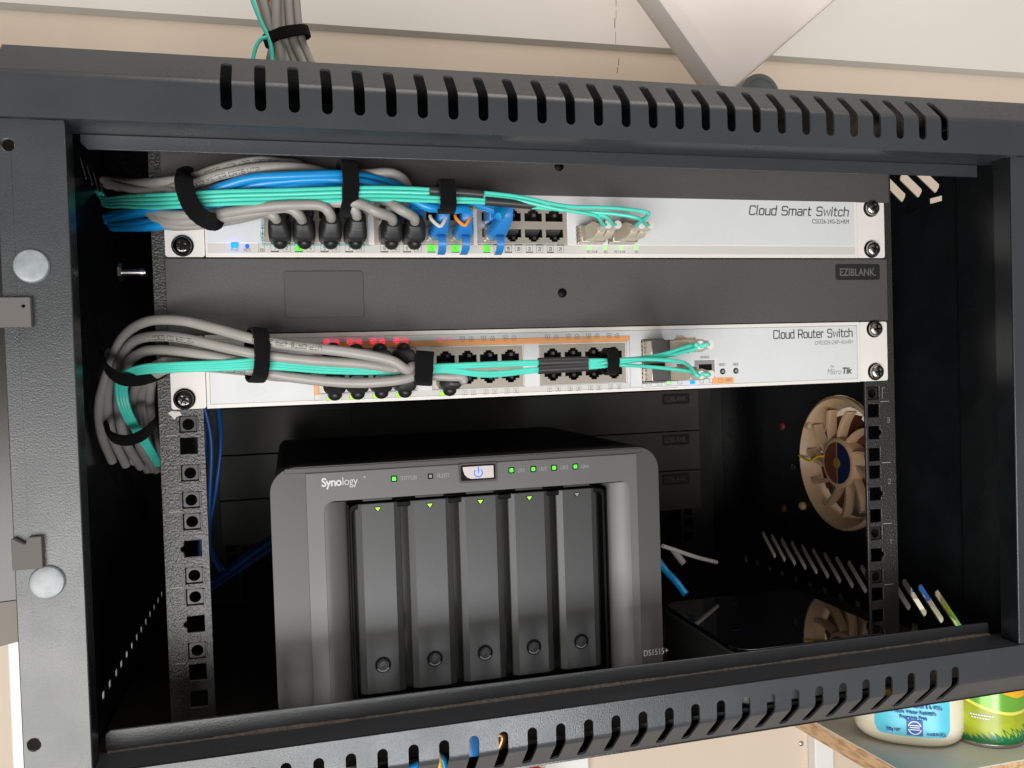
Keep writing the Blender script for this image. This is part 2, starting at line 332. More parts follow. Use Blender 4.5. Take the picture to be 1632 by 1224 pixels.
def ribbons(mb, polys, f, w, d0=0.0, d1=0.1):
    for pl in polys:
        P = [Vector((p[0], p[1])) for p in pl]; closed = (P[0]-P[-1]).length < 1e-6 and len(P) > 2
        if closed: P = P[:-1]
        n = len(P); L = []
        for i in range(n):
            a = P[(i-1) % n] if (closed or i > 0) else None; b = P[(i+1) % n] if (closed or i < n-1) else None
            d1_ = (P[i]-a).normalized() if a is not None else None; d2_ = (b-P[i]).normalized() if b is not None else None
            if d1_ is None: nn = Vector((-d2_.y, d2_.x)); e = -d2_*w*0.4; k = 1
            elif d2_ is None: nn = Vector((-d1_.y, d1_.x)); e = d1_*w*0.4; k = 1
            else:
                t = d1_+d2_; t = t.normalized() if t.length > 1e-6 else d1_; nn = Vector((-t.y, t.x)); k = min(1.6, 1/max(0.3, nn.dot(Vector((-d1_.y, d1_.x))))); e = Vector((0, 0))
            p = P[i]+e
            L.append((p+nn*w/2*k, p-nn*w/2*k))
        loops = [[f(a.x, a.y, d0), f(b.x, b.y, d0), f(b.x, b.y, d1), f(a.x, a.y, d1)] for a, b in L]
        mb.loops(loops, close=closed)
def stext(mb, s, x, z, h, f, w=None, anchor='l', sx=1.0, shear=0.0, gap=1.3, slope=0.0):
    k = h/6; w = w or h*0.14; W_ = sum((G[c][0]+gap) for c in s)-gap; X = x - (W_*k*sx if anchor == 'r' else W_*k*sx/2 if anchor == 'c' else 0)
    for c in s:
        for pl in G[c][1:]:
            ribbons(mb, [[(X+p[0]*k*sx+shear*p[1]*k, z+p[1]*k+slope*(X-x+p[0]*k*sx)) for p in pl]], f, w)
        X += (G[c][0]+gap)*k*sx
def ftext(name, s, x, z, h, Y, material, parent, anchor='LEFT', bold=0.0, shear=0.0, sx=1.0, rot=None, spacing=1.0, depth=0.05):
    cu = bpy.data.curves.new(name, 'FONT'); cu.body = s; cu.size = h*MM/0.70; cu.align_x = anchor; cu.offset = bold*MM; cu.shear = shear
    cu.extrude = depth*MM; cu.space_character = spacing; cu.resolution_u = 3
    t = bpy.data.objects.new(name, cu); me = bpy.data.meshes.new_from_object(t); bpy.data.objects.remove(t); bpy.data.curves.remove(cu)
    mx = Matrix(((sx, 0, 0, 0), (0, 0, 1, 0), (0, 1, 0, 0), (0, 0, 0, 1)))  # text x->x, y->z
    me.transform(Matrix(((sx, 0, 0, 0), (0, 0, -1, 0), (0, 1, 0, 0), (0, 0, 0, 1)))); me.name = name
    me.materials.clear(); me.materials.append(M[material])
    o = bpy.data.objects.new(name, me); C.objects.link(o); off = Vector(parent['org']) if parent and 'org' in parent else Vector((0, 0, 0))
    o.parent = parent; o.location = (Vector((x, Y, z))-off)*MM; o['org'] = (x, Y, z)
    if rot: o.rotation_euler = rot
    return o
def decal(mb, x0, x1, z0, z1, Y, th=0.06, skew=0.0):
    mb.prism([(x0, z0), (x1, z0+skew*(x1-x0)), (x1, z1+skew*(x1-x0)), (x0, z1)], FXZ(Y), 0, th)

# =============================================================================== SETTING: wall behind
WY = 380.0
wl = MB().box(-1500, 1800, WY, WY+20, -1300, 1300).build('wall', 'wall'); tag(wl, 'beige painted wall behind the rack cabinet', 'wall', kind='structure')
z0 = at(816, 62, WY-12).z
wb = thing('wall_board', 'white board along the wall above the cabinet with a grey lower edge', 'board', (0, WY-6, z0))
MB().box(-1400, 1700, WY-6, WY-0.5, z0+4, z0+900).build('board_face', 'board', wb)
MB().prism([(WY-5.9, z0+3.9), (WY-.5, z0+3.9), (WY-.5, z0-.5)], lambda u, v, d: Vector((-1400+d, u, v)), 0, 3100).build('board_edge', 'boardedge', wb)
mb = MB()
for (px, py, h, w) in ((982, 5, 9, .5), (980, 37, 12, .8), (981, 60, 14, .4), (986, 99, 9, .9), (984, 112, 7, .8), (982, 22, 10, .35)):
    Y = WY-6.2 if py < 66 else WY-0.2
    q = at(px, py, Y); mb.prism([(q.x-w, q.z-h/2), (q.x+w*.4, q.z-h/2.4), (q.x+w, q.z+h/2), (q.x-w*.5, q.z+h/2.2)], FXZ(Y), 0, .15)
tag(mb.build('wall_stain', 'mark'), 'thin broken line of brown marks down the wall left of the white antenna', 'stain')
def wpost(p0, p1, ytop, Y, lab, wdt=14):
    a = at(p0, 1190, Y); b = at(p1, 1190, Y)
    o = MB().box(a.x, b.x, Y, WY-.5, -900, at(p0, ytop, Y).z).build('wall_batten', 'wpost', bevel=1.5); return tag(o, lab, 'batten', 'white battens on the wall')
wpost(1299, 1329, 1100, WY-16, 'white vertical batten on the wall under the shelf end')
wpost(868, 938, 1100, WY-16, 'wide white vertical batten glimpsed below the middle of the cabinet')
a = at(-12, 1100, 60); b = at(33, 1100, 60)
tag(MB().box(at(14, 1100, 90).x, at(60, 1100, 90).x, 90, 110, -900, at(20, 1015, 90).z).build('wall_batten', 'wpost', bevel=1.5), 'white vertical batten left of the cabinet post at the lower left corner', 'batten', 'white battens on the wall')
q = at(1278, 1186, WY-2)
s = MB(); s.lathe((q.x, WY, q.z), (0, -1, 0), [(3.2, 0), (3, 1.4), (1.4, 2.2), (0.3, 2.3)], 16)
tag(s.build('wall_screw', 'zinc'), 'small screw head in the beige wall below the cabinet', 'screw')
q = at(852, 1228, 300)
s = MB(); s.lathe((q.x, 300, q.z), (0, 0, 1), [(9, -60), (9, -3), (7, 2), (3, 5), (.5, 5.5)], 24)
tag(s.build('bottle_cap', 'redp'), 'red rounded cap peeping out below the middle of the cabinet', 'cap')
a = at(1432, 955, WY-2); tag(MB().box(540, at(1466, 950, WY).x, WY-20, WY-.5, a.z-1, a.z+90).build('wall_box', 'bluebx', bevel=2), 'blue box on the wall seen through the lower vent slots at the right', 'box')
# dark panel at far left
dp = thing('side_panel_leaf', 'dark open door leaf beyond the left post of the cabinet', 'door', (-420, 20, -60))
xr = -306.5
pf = lambda u, v, d: Vector((u, 30+d, v))
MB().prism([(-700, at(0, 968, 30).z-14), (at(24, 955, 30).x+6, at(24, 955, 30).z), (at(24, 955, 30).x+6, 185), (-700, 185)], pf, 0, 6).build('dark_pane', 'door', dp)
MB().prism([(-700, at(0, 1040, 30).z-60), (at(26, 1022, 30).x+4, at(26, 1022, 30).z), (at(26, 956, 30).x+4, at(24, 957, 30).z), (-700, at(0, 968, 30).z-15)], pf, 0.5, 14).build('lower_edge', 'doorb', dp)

# =============================================================================== CABINET
cab = thing('rack_cabinet', 'dark grey metal wall rack cabinet with slotted top and bottom rails, door removed', 'cabinet', (0, 150, -192))
F = -85.0
SL = [-199.3+16.19*i for i in range(27)]
def slotted_rail(name, zin, zcr, sign):
    """profile v: 0 at the inner edge of the front face; face to the crease; 45 degree chamfer"""
    Lf = abs(zcr-zin); Lc = 25.5; r = 2.2; zin_ = zin
    def f(u, v, d):
        a0 = Lf-r; al = 2*r  # arc length of fold region
        if v <= a0: y, z, ang = F, v, 0
        elif v >= a0+al:
            # end of arc position
            R_ = al/(math.pi/4); y = F+R_*(1-math.cos(math.pi/4)); z = a0+R_*math.sin(math.pi/4); t = v-a0-al
            y += t*math.sin(math.pi/4); z += t*math.cos(math.pi/4); ang = math.pi/4
        else:
            R_ = al/(math.pi/4); ang = (v-a0)/R_; y = F+R_*(1-math.cos(ang)); z = a0+R_*math.sin(ang)
        ny, nz = math.cos(ang), -math.sin(ang)
        return Vector((u, y+ny*d, zin_+sign*(z+nz*d)))
    mbx = MB(); th = 1.3; sw = 2.75; s0 = Lf-13.5 if sign > 0 else Lf-7.0; s1 = Lf+19.0 if sign > 0 else Lf+21.5
    if sign < 0: s0 = Lf-11.0
    def piece(poly): mbx._f([mbx.b.verts.new(f(u, v, 0)) for u, v in poly])
    a0, a1, VT = Lf-r, Lf+r, Lf+Lc
    edges = [-302]+[ (SL[i]+SL[i+1])/2 for i in range(26)]
    xs = [SL[0]-8.1]+[(SL[i]+SL[i+1])/2 for i in range(26)]+[SL[-1]+8.1]
    def strip(x0, x1, v0, v1, n=1):
        for k in range(n): piece([(x0, v0+(v1-v0)*k/n), (x1, v0+(v1-v0)*k/n), (x1, v0+(v1-v0)*(k+1)/n), (x0, v0+(v1-v0)*(k+1)/n)])
    for x0, x1 in ((-302, xs[0]), (xs[-1], 302)):
        strip(x0, x1, 0, a0); strip(x0, x1, a0, a1, 9); strip(x0, x1, a1, VT)
    arc = lambda c, v, up: [(c+sw*math.cos(math.pi*k/8)*(1), v+(sw*math.sin(math.pi*k/8))*(1 if up else -1)) for k in range(9)]
    for i, c in enumerate(SL):
        x0, x1 = xs[i], xs[i+1]
        lo = arc(c, s0+sw, False)   # from right to left round the lower end
        piece([(x0, 0), (c-sw, 0), (c-sw, s0+sw), (c-sw, a0), (x0, a0)]); piece([(c+sw, 0), (x1, 0), (x1, a0), (c+sw, a0), (c+sw, s0+sw)])
        for p_, q_ in zip(lo[:-1], lo[1:]): piece([(q_[0], 0), (p_[0], 0), p_, q_])
        strip(x0, c-sw, a0, a1, 9); strip(c+sw, x1, a0, a1, 9)
        hi = arc(c, s1-sw, True)[::-1]  # left to right round the upper end
        piece([(x0, a1), (c-sw, a1), (c-sw, s1-sw), (c-sw, VT), (x0, VT)]); piece([(c+sw, a1), (x1, a1), (x1, VT), (c+sw, VT), (c+sw, s1-sw)])
        for p_, q_ in zip(hi[:-1], hi[1:]): piece([p_, q_, (q_[0], VT), (p_[0], VT)])
    return mbx
top = slotted_rail('top_rail', 157.3, 178.0, 1)
tr = top.build('top_rail', 'paint', cab, smooth=False)
bot = slotted_rail('bottom_rail', -154.6, -173.2, -1)
br = bot.build('bottom_rail', 'paint', cab, smooth=False)
for o_ in (tr, br):
    md = o_.modifiers.new('sheet', 'SOLIDIFY'); md.thickness = 1.3*MM; md.offset = 0
# returns and inner lips (horizontal return behind the face then a vertical lip)
MB().box(-302, 302, F+1.35, -58, 157.3, 158.6).build('rail_return', 'paint', tr)
MB().box(-302, 302, F+1.35, -62, -155.9, -154.6).build('rail_return', 'paint', br)
MB().prism([(-271.2, 157.2), (-271.2, 153), (-268, 149.6), (270, 149.2), (270, 157.2)], FXZ(-59.5), 0, 1.3).build('inner_lip', 'paint', tr, bevel=.4)
MB().prism([(-271, -154.5), (270, -154.5), (270, -147.5), (269, -146.4), (-268.5, -143.5), (-271, -145.5)], lambda u, v, d: Vector((u, -62+d, v)), 0, 1.3).build('inner_lip', 'paint', br, bevel=.4)
mb = MB(); L = []
wq = .5
for i in range(541):
    x = -270+i*1.0; wq = max(0.1, min(1.2, wq+random.uniform(-.13, .13))); w = .35+wq+.25*random.random(); h = .3+wq*.8+.3*random.random()
    L.append([Vector((x, -62.3-w, -154.57)), Vector((x, -62.1, -154.57)), Vector((x, -62.08, -154.5+h)), Vector((x, -62.3-w*.35, -154.5+h*.4))])
mb.loops(L); mb.build('dust_line', 'dust', br)
# top/bottom plates behind chamfer
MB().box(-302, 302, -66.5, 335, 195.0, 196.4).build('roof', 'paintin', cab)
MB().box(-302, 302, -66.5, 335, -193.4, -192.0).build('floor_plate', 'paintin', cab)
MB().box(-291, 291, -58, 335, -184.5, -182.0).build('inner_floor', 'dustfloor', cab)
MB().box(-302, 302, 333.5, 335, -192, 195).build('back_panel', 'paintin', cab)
# left and right front posts
def post(sgn):
    x_in, x_out = 272.3, 302.0
    mbp = MB(); x0, x1 = sorted((sgn*x_in, sgn*x_out))
    holes = [circle(-296.6, 144.2, 2.7, 20), circle(-296.4, -136.8, 2.7, 20)] if sgn < 0 else []
    if sgn < 0: holes = [circle(at(13, 231, F+.8).x, at(13, 231, F+.8).z, 2.7, 20), circle(at(54, 1187, F+.8).x, at(54, 1187, F+.8).z, 2.8, 20)]
    mbp.plate([(x0, -157.2), (x1, -157.2), (x1, 157.1), (x0, 157.1)], holes, FXZ(F+0.8), 1.3)
    o = mbp.build('front_post', 'paint', cab, bevel=.5)
    MB().box(min(sgn*x_in, sgn*(x_in+1.3)), max(sgn*x_in, sgn*(x_in+1.3)), F+2.2, -70, -155, 157).build('post_return', 'paintin', o)  # the post's own paint, darkened here to stand in for shade
    MB().box(min(sgn*(x_out-1.3), sgn*x_out), max(sgn*(x_out-1.3), sgn*x_out), F+2.2, -60, -155, 157).build('post_side', 'paint', o)
    return o
pl = post(-1); pr = post(1)
# side walls with slanted vent slots
def sidewall(sgn):
    X = sgn*292.0
    def f(u, v, d): return Vector((X+sgn*d, u, v))
    holes = []
    def slot(yt, yb, zt, zb, w):  # parallelogram slot with eased corners: top at (yt,zt), bottom at (yb,zb)
        h = []
        dy, dz = yb-yt, zb-zt; l = math.hypot(dy, dz); ny, nz = -dz/l*w/2, dy/l*w/2; ty, tz = dy/l, dz/l
        P = [(yt+ny, zt+nz), (yt-ny, zt-nz), (yb-ny, zb-nz), (yb+ny, zb+nz)]
        e = 1.2
        h = [(P[0][0]+ty*e, P[0][1]+tz*e), (P[0][0]-ny*.5, P[0][1]-nz*.5), (P[1][0]+ny*.5, P[1][1]+nz*.5), (P[1][0]+ty*e, P[1][1]+tz*e),
             (P[2][0]-ty*e, P[2][1]-tz*e), (P[2][0]+ny*.5, P[2][1]+nz*.5), (P[3][0]-ny*.5, P[3][1]-nz*.5), (P[3][0]-ty*e, P[3][1]-tz*e)]
        return h
    if sgn < 0:
        for y_ in (283, 262, 240, 218.3, 197, 176, 156.4, 136, 116, 96, 78.7, 58, 38.7): holes.append([(y_-2.6, -163.5), (y_+2.6, -163.5), (y_+2.6, -158), (y_-2.6, -158)])
        for y_ in (40, 57, 74, 91): holes.append(slot(y_-1, y_+14, 168, 158, 2.6))
    for k in range(15 if sgn > 0 else 0): holes.append(slot(11.5+17.4*k, -12.5+17.4*k, -146.3, -167.6, 6.4))
    for k in range(15 if sgn > 0 else 0): holes.append(slot(22.5+17.7*k, 1.3+17.7*k, 173.5, 154.0, 7.4))
    if sgn > 0: holes.append([(-2.8, 145.6), (10.2, 148.4), (10.2, 144.9), (-2.8, 144.6)][:0] or [(-2.8, 145.0), (-2.8, 149.0), (10.2, 149.0), (10.2, 145.0)])
    for k in range(13 if sgn > 0 else 0): holes.append([(-20.5+23.2*k+28, -185), (-20.5+23.2*k+28, -177.8), (-20.5+23.2*k+35.6, -177.8), (-20.5+23.2*k+35.6, -185)])
    if sgn > 0: holes.append([(121+59.5*math.cos(2*math.pi*q_/40), -60.3+59.5*math.sin(2*math.pi*q_/40)) for q_ in range(40)])
    mbw = MB(); mbw.plate([(-60, -191.5), (333, -191.5), (333, 194.8), (-60, 194.8)], holes, f, 1.2)
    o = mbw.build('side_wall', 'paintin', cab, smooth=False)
    xs = sorted((X-sgn*0.1, X-sgn*2.2))
    MB().box(xs[0], xs[1], -58, -19, -181, 190).build('front_flange', 'paintin', o, bevel=.4)
    if sgn > 0: MB().box(322, 323, 74, 333, -191, -60).build('slot_blocker', 'blocker', cab); MB().box(304, 305, -20, 333, -191, -174.5).build('lower_blocker', 'blocker', cab)  # sheets added outside the wall to dim the view through its vents
    return o
swl = sidewall(-1); swr = sidewall(1)
# fold strip and keyhole on right wall
kh = MB(); kh.prism([(23, 143.7), (34, 144), (36, 146), (40, 147), (43, 145), (42.5, 142), (39, 140.6), (35.5, 142.2)], lambda u, v, d: Vector((291.8-d, u-8, v)), 0, .4)
kh.build('keyhole', 'zinc', swr)
# rails
HZ = []
for u in range(-4, 5):
    for o_ in (6.35, 22.225, 38.1): HZ.append(u*44.45+o_)
HZ = [z for z in HZ if -165 < z < 172]
def hole(x, z, notch, s=4.75, out=1):
    P = [(x-s, z-s), (x+s, z-s), (x+s, z+s), (x-s, z+s)]
    if notch and out > 0: P = [(x-s, z-s), (x+s, z-s), (x+s, z-2.2), (x+s+1.9, z-.8), (x+s+1.9, z+.8), (x+s, z+2.2), (x+s, z+s), (x-s, z+s)]
    if notch and out < 0: P = [(x-s, z-s), (x+s, z-s), (x+s, z+s), (x-s, z+s), (x-s, z+2.2), (x-s-1.9, z+.8), (x-s-1.9, z-.8), (x-s, z-2.2)]
    return P
def near(z, L): return any(abs(z-q) < 1.2 for q in L)
NOT = (-22.2, -66.7, -111.1)
def rack_rail(sgn, Y, x_in, x_out, nuts, notches, rear=False):
    xs = sorted((sgn*x_in, sgn*x_out)); xc = sgn*232.55
    hs = [hole(xc, z, near(z, notches), out=sgn) for z in HZ if not (rear and False)]
    if not rear: hs.append(circle(xc+sgn*2, -158.5-8.0, 2.2, 12) if False else circle(at(1405, 988, 0).x if sgn > 0 else xc, -170, 2.2, 12))
    o_ = MB(); o_.plate([(xs[0], -180), (xs[1], -180), (xs[1], 185), (xs[0], 185)], hs, FXZ(Y), 2.0)
    o = o_.build('mounting_rail', 'rail', cab, bevel=.35, seg=2)
    xa, xb = sorted((sgn*x_out, sgn*(x_out-2)))
    MB().box(xa, xb, Y+2.1, Y+30, -180, 185).build('rail_flange', 'paintin', o)
    for z in nuts:
        n = MB(); n.plate(rrect(xc-4.4, xc+4.4, z-4.4, z+4.4, 1), [circle(xc, z-.3, 3.3, 20)], FXZ(Y+1.6), 1.2)
        n.lathe((xc, Y+2.8, z-.3), (0, 1, 0), [(3.9, 0), (3.9, 6), (3.0, 6), (3.0, 0)], 18, cap=False)
        n.box(xc-sgn*5.2-.5, xc-sgn*5.2+.5, Y-.5, Y+4, z-4.4, z+4.4)
        n.box(xc+sgn*6.2-.45, xc+sgn*6.2+.45, Y-.3, Y+2, z-3.6, z+3.6)
        n.build('cage_nut', 'nut', o, bevel=.25)
    return o
rl = rack_rail(-1, 0, 223.5, 248.5, (6.35, -22.2, -38.1, -50.8, -82.55, -95.25, -127), NOT[1:])
rr_ = rack_rail(1, 0, 225.5, 250.5, (6.35, -95.25, -127), NOT)
rack_rail(-1, 302, 223.5, 262, (), (), True); rack_rail(1, 302, 223.5, 262, (), (), True)
mb = MB()
for x, z, w in ((-241.5, 0, 4), (-241.5, -44.45, 4), (-241.5, -88.9, 4), (-241.5, -133.35, 4)): mb.box(x-w+.5, x+w-1.5, -.12, -.02, z-.25, z+.25)
mb.build('unit_mark', 'lettd', rl)
mb = MB()
for z in (0, -44.45, -88.9, -133.35): mb.box(238, 245.5, -.12, -.02, z-.25, z+.25)
stext(mb, '3', 243.4, -15.5, 3.4, FXZ(-.12), .35); stext(mb, '2', 243.4, -60, 3.4, FXZ(-.12), .35); stext(mb, '1', 244, -104, 3.4, FXZ(-.12), .35)
mb.box(239.6, 240, -.12, -.02, 2, 10); mb.box(240, 242, -.12, -.02, 9.6, 10)
mb.build('unit_mark', 'lettd', rr_)
q = at(278, 661, -.3); mb = MB(); mb.prism([(q.x-3.6, q.z+1), (q.x-1.5, q.z+2.2), (q.x+3, q.z+1.6), (q.x+4, q.z-.4), (q.x+1, q.z-1.3), (q.x, q.z-2.8), (q.x-1.5, q.z-1)], FXZ(-.35), 0, .3)
mb.build('paper_scrap', 'lcw', rl)
# frosted caps and foam pads on the left post
for px, py in ((50, 424), (75, 928)):
    q = at(px, py, F)
    c = MB(); c.lathe((q.x, F+1, q.z), (0, -1, 0), [(7.8, 0), (7.8, 1.2), (7.3, 2.0), (6.3, 2.3), (3, 2.25), (.3, 2.2)], 40)
    c.build('hole_cap', 'cap', cab)
for x0, x1, y0, y1, labx in ((-6, 50, 474, 521, 'foam pad with a small hole'), (17, 68, 859, 906, 'foam pad with a torn corner')):
    a = at(x0, y0, F-3); b = at(x1, y1, F-3)
    f_ = MB()
    if y0 < 600: f_.plate([(a.x, b.z), (b.x, b.z), (b.x, a.z), (a.x, a.z)], [circle(a.x+11, a.z-4, .8, 10)], FXZ(F-3), 3.6)
    else: f_.plate([(a.x, b.z), (b.x, b.z), (b.x, a.z), (b.x-6, a.z), (b.x-6.8, a.z-3.2), (b.x-8.6, a.z-2.4), (b.x-12, a.z), (a.x, a.z)], [], FXZ(F-3), 3.6)
    f_.build('foam_pad', 'foam', cab, bevel=.4, label=labx)
# bolt at the left inside
q = at(195, 434, 20)
b = MB(); b.cyl((q.x-2, 20, q.z), (q.x, 20, q.z), 5.2, n=6); b.cyl((q.x, 20, q.z), (q.x+13, 20, q.z), 2.1); b.cyl((q.x+10, 20, q.z), (q.x+12, 20, q.z), 3.0, n=18)
b.build('carriage_bolt', 'zinc', cab)

# =============================================================================== BLANKING PANELS
def rivet(mb, x, z, Y): mb.lathe((x, Y, z), (0, -1, 0), [(3.0, 0), (2.9, .6), (2.2, 1.1), (.3, 1.5)], 20)
def blankp(Y, x0, x1, z0, z1, lab, matn, badge, window, riv, group):
    p = thing('blanking_panel', lab, 'panel', ((x0+x1)/2, Y, z0), group)
    body = MB(); hs = []
    body.plate([(x0, z0), (x1, z0), (x1, z1), (x0, z1)], hs, FXZ(Y), 2.5); body.build('panel_face', matn, p, bevel=.5)
    if window:
        a, b_, c, d = window
        MB().prism(rrect(a, b_, c, d, 1.8), FXZ(Y-.7), 0, .8).build('label_window', 'blank2', p, bevel=.45)
    if badge:
        a, b_, c, d = badge
        bd = MB().plate(rrect(a, b_, c, d, 1.5), [], FXZ(Y-.3), .5).build('badge', 'badge', p, bevel=.2)
        ftext('lettering', 'EZIBLANK.', (a+b_)/2, c+(d-c)*.27, (d-c)*.46, Y-.36, 'badgetx', bd, 'CENTER', bold=.12, sx=(b_-a)/28.5*.9*8/(d-c)*1.05)
    if riv:
        r = MB(); rivet(r, riv[0], riv[1], Y-.05); r.build('rivet', 'nasblack', p)
    return p
YB = -3.5
a = at(1331, 421, YB); b = at(1402, 446, YB); w0 = at(452, 432, YB); w1 = at(581, 505, YB); r0 = at(896, 467, YB)
blankp(YB, -241.3, 243.5, 58.3, 102.4, 'dark grey blanking panel between the two white switches, with label window and badge', 'blank', (a.x, b.x, b.z, a.z), (w0.x, w1.x, w1.z, w0.z), (r0.x, r0.z), 'blanking panels filling empty rack units')
q = at(890, 266, YB)
pt = blankp(YB-1.2, -241.3, 245.5, 142.4, 184, 'dark grey blanking panel above the upper switch, under the top rail', 'blank', None, None, (q.x, q.z), 'blanking panels filling empty rack units')
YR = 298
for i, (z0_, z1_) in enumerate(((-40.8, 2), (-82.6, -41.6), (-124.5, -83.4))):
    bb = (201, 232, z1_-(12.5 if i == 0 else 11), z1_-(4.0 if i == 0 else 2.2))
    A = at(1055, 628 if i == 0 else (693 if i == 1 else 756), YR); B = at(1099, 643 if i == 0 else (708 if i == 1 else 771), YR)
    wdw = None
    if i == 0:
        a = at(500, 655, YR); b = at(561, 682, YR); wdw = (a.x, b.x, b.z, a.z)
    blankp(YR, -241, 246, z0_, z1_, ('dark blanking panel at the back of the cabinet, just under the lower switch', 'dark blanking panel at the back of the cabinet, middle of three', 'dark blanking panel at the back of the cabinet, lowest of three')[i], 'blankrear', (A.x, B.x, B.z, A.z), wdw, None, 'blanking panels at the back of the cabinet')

# =============================================================================== SWITCHES
def port_shape(x, z, up, s=1.0):
    """RJ45 opening; the notch points up or down"""
    k = 1 if up else -1; P = [(-5.8, -3.3), (5.8, -3.3), (5.8, 2.0), (3.4, 2.0), (3.4, 3.4), (2.0, 3.4), (2.0, 4.6), (-2.0, 4.6), (-2.0, 3.4), (-3.4, 3.4), (-3.4, 2.0), (-5.8, 2.0)]
    return [(x+a*s, z+k*(b-.6)*s) for a, b in (P if up else P[::-1])]
def port_block(sw, x0, x1, z0, z1, cols, zt, zb, Y, ps):
    b = MB(); hs = [port_shape(x, zt, True, ps) for x in cols]+[port_shape(x, zb, False, ps) for x in cols]
    b.plate([(x0, z0), (x1, z0), (x1, z1), (x0, z1)], hs, FXZ(Y+.5), 1.0)
    o = b.build('port_block', 'shield', sw, smooth=False)
    for x in cols:
        for z, up in ((zt, True), (zb, False)):
            k = 1 if up else -1
            c = MB(); w = 6.4*ps; h = 5.2*ps
            # open-front cavity
            for (xa, xb, za, zb_) in ((x-w, x-w+.5, z-h, z+h), (x+w-.5, x+w, z-h, z+h), (x-w, x+w, z-h, z-h+.5), (x-w, x+w, z+h-.5, z+h)): c.box(xa, xb, Y+1.55, Y+14, za, zb_)
            c.box(x-w, x+w, Y+13.5, Y+14.2, z-h, z+h)
            c.mi = 1
            # ledge carrying the contacts
            c.prism([(Y+3, z-k*4.3*ps), (Y+12, z-k*4.3*ps), (Y+12, z-k*.5*ps), (Y+6, z-k*2.6*ps)], lambda u, v, d, x=x: Vector((x-w*.8+d, u, v)), 0, w*1.6)
            c.box(x+1.2, x+3.2, Y+6, Y+12, z+k*1.0-1, z+k*1.0+1)
            c.mi = 2
            for j in range(8):
                xx = x-3.6*ps+j*1.02*ps
                c.prism([(Y+3.2, z-k*3.4*ps), (Y+3.2, z-k*3.05*ps), (Y+10, z-k*.2*ps), (Y+10, z-k*.6*ps)], lambda u, v, d, xx=xx: Vector((xx+d, u-.05, v)), 0, .32)
            c.build('port', ['portin', 'portmid', 'pin'], o, smooth=False)
    return o
def screw(sw, px, py, Y, dark=False):
    q = at(px, py, Y-3); s = MB(); x, z = q.x, q.z
    s.mi = 1; s.lathe((x, Y-.1, z), (0, -1, 0), [(6.1, 0), (6.1, .8), (5.2, 1.3), (3, 1.3)], 36); s.mi = 0
    prof = [(5.3, 1.3), (5.3, 2.3), (5.0, 3.2), (4.2, 4.0), (3.1, 4.4), (2.9, 4.42), (.1, 4.42)]
    s.lathe((x, Y, z), (0, -1, 0), prof, 36); a0 = random.uniform(.1, 1.4); s.mi = 1
    for k in range(2):
        a = a0+k*math.pi/2; ca, sa = math.cos(a), math.sin(a); l_, w_ = 3.2, .62
        s.prism([(x+ca*l_-sa*w_*.5, z+sa*l_+ca*w_*.5), (x-sa*w_, z+ca*w_), (x-ca*l_-sa*w_*.5, z-sa*l_+ca*w_*.5), (x-ca*l_+sa*w_*.5, z-sa*l_-ca*w_*.5), (x+sa*w_, z-ca*w_), (x+ca*l_+sa*w_*.5, z+sa*l_-ca*w_*.5)], FXZ(Y-4.47-.02*k), 0, .2)
    s.mi = 0
    for k in range(4):
        a = a0+math.pi/4+k*math.pi/2; s.lathe((x+math.cos(a)*2.3, Y-4.3, z+math.sin(a)*2.3), (0, -1, 0), [(.9, 0), (.75, .35), (.1, .45)], 10)
    return s.build('screw', ['screwd' if dark else 'screw', 'nasblack'], sw)
def glow(sw, x, z, col, p):
    l = bpy.data.lights.new('lamp_light', 'POINT'); l.energy = p; l.color = col; l.shadow_soft_size = .0008
    o = bpy.data.objects.new('lamp_light', l); C.objects.link(o); o.parent = sw; o.location = (Vector((x, YS-3.2, z))-Vector(sw['org']))*MM
def lampbox(mb, x, z, s, Y, w=.18):
    ribbons(mb, [[(x-s, z-s), (x+s, z-s), (x+s, z+s), (x-s, z+s), (x-s, z-s)]], FXZ(Y), w)
YS = -4.0  # faceplate plane of the switches
def switch_shell(sw, z0, z1, xl, xr, ear_l, ear_r, cuts):
    f = MB(); f.plate([(ear_l, z0), (ear_r, z0), (ear_r, z1), (ear_l, z1)], cuts, FXZ(YS), 1.2); f.build('faceplate', 'white', sw, bevel=.35)
    for n, (a, b_) in enumerate(((xl, ear_l-.35), (ear_r+.35, xr))):
        e = MB(); hx = -232.5 if n == 0 else 232.5
        e.plate(rrect(a, b_, z0+.2, z1-.2, 1.6), [], FXZ(YS+1.0), 2.0); e.build('mounting_ear', 'white', sw, bevel=.35)
    MB().box(ear_l+2, ear_r-2, YS+16, 190, z0+.6, z1-.6).build('housing', 'paintin', sw)
# ---- upper switch
zb1 = 103.0; zt1 = 146.9
s1 = thing('network_switch', 'upper white network switch lettered Cloud Smart Switch', 'network switch', (0, YS, zb1))
P1 = lambda px, py: at(px, py, YS)
colsA = [-180.6, -166.6, -152.6, -138.6]
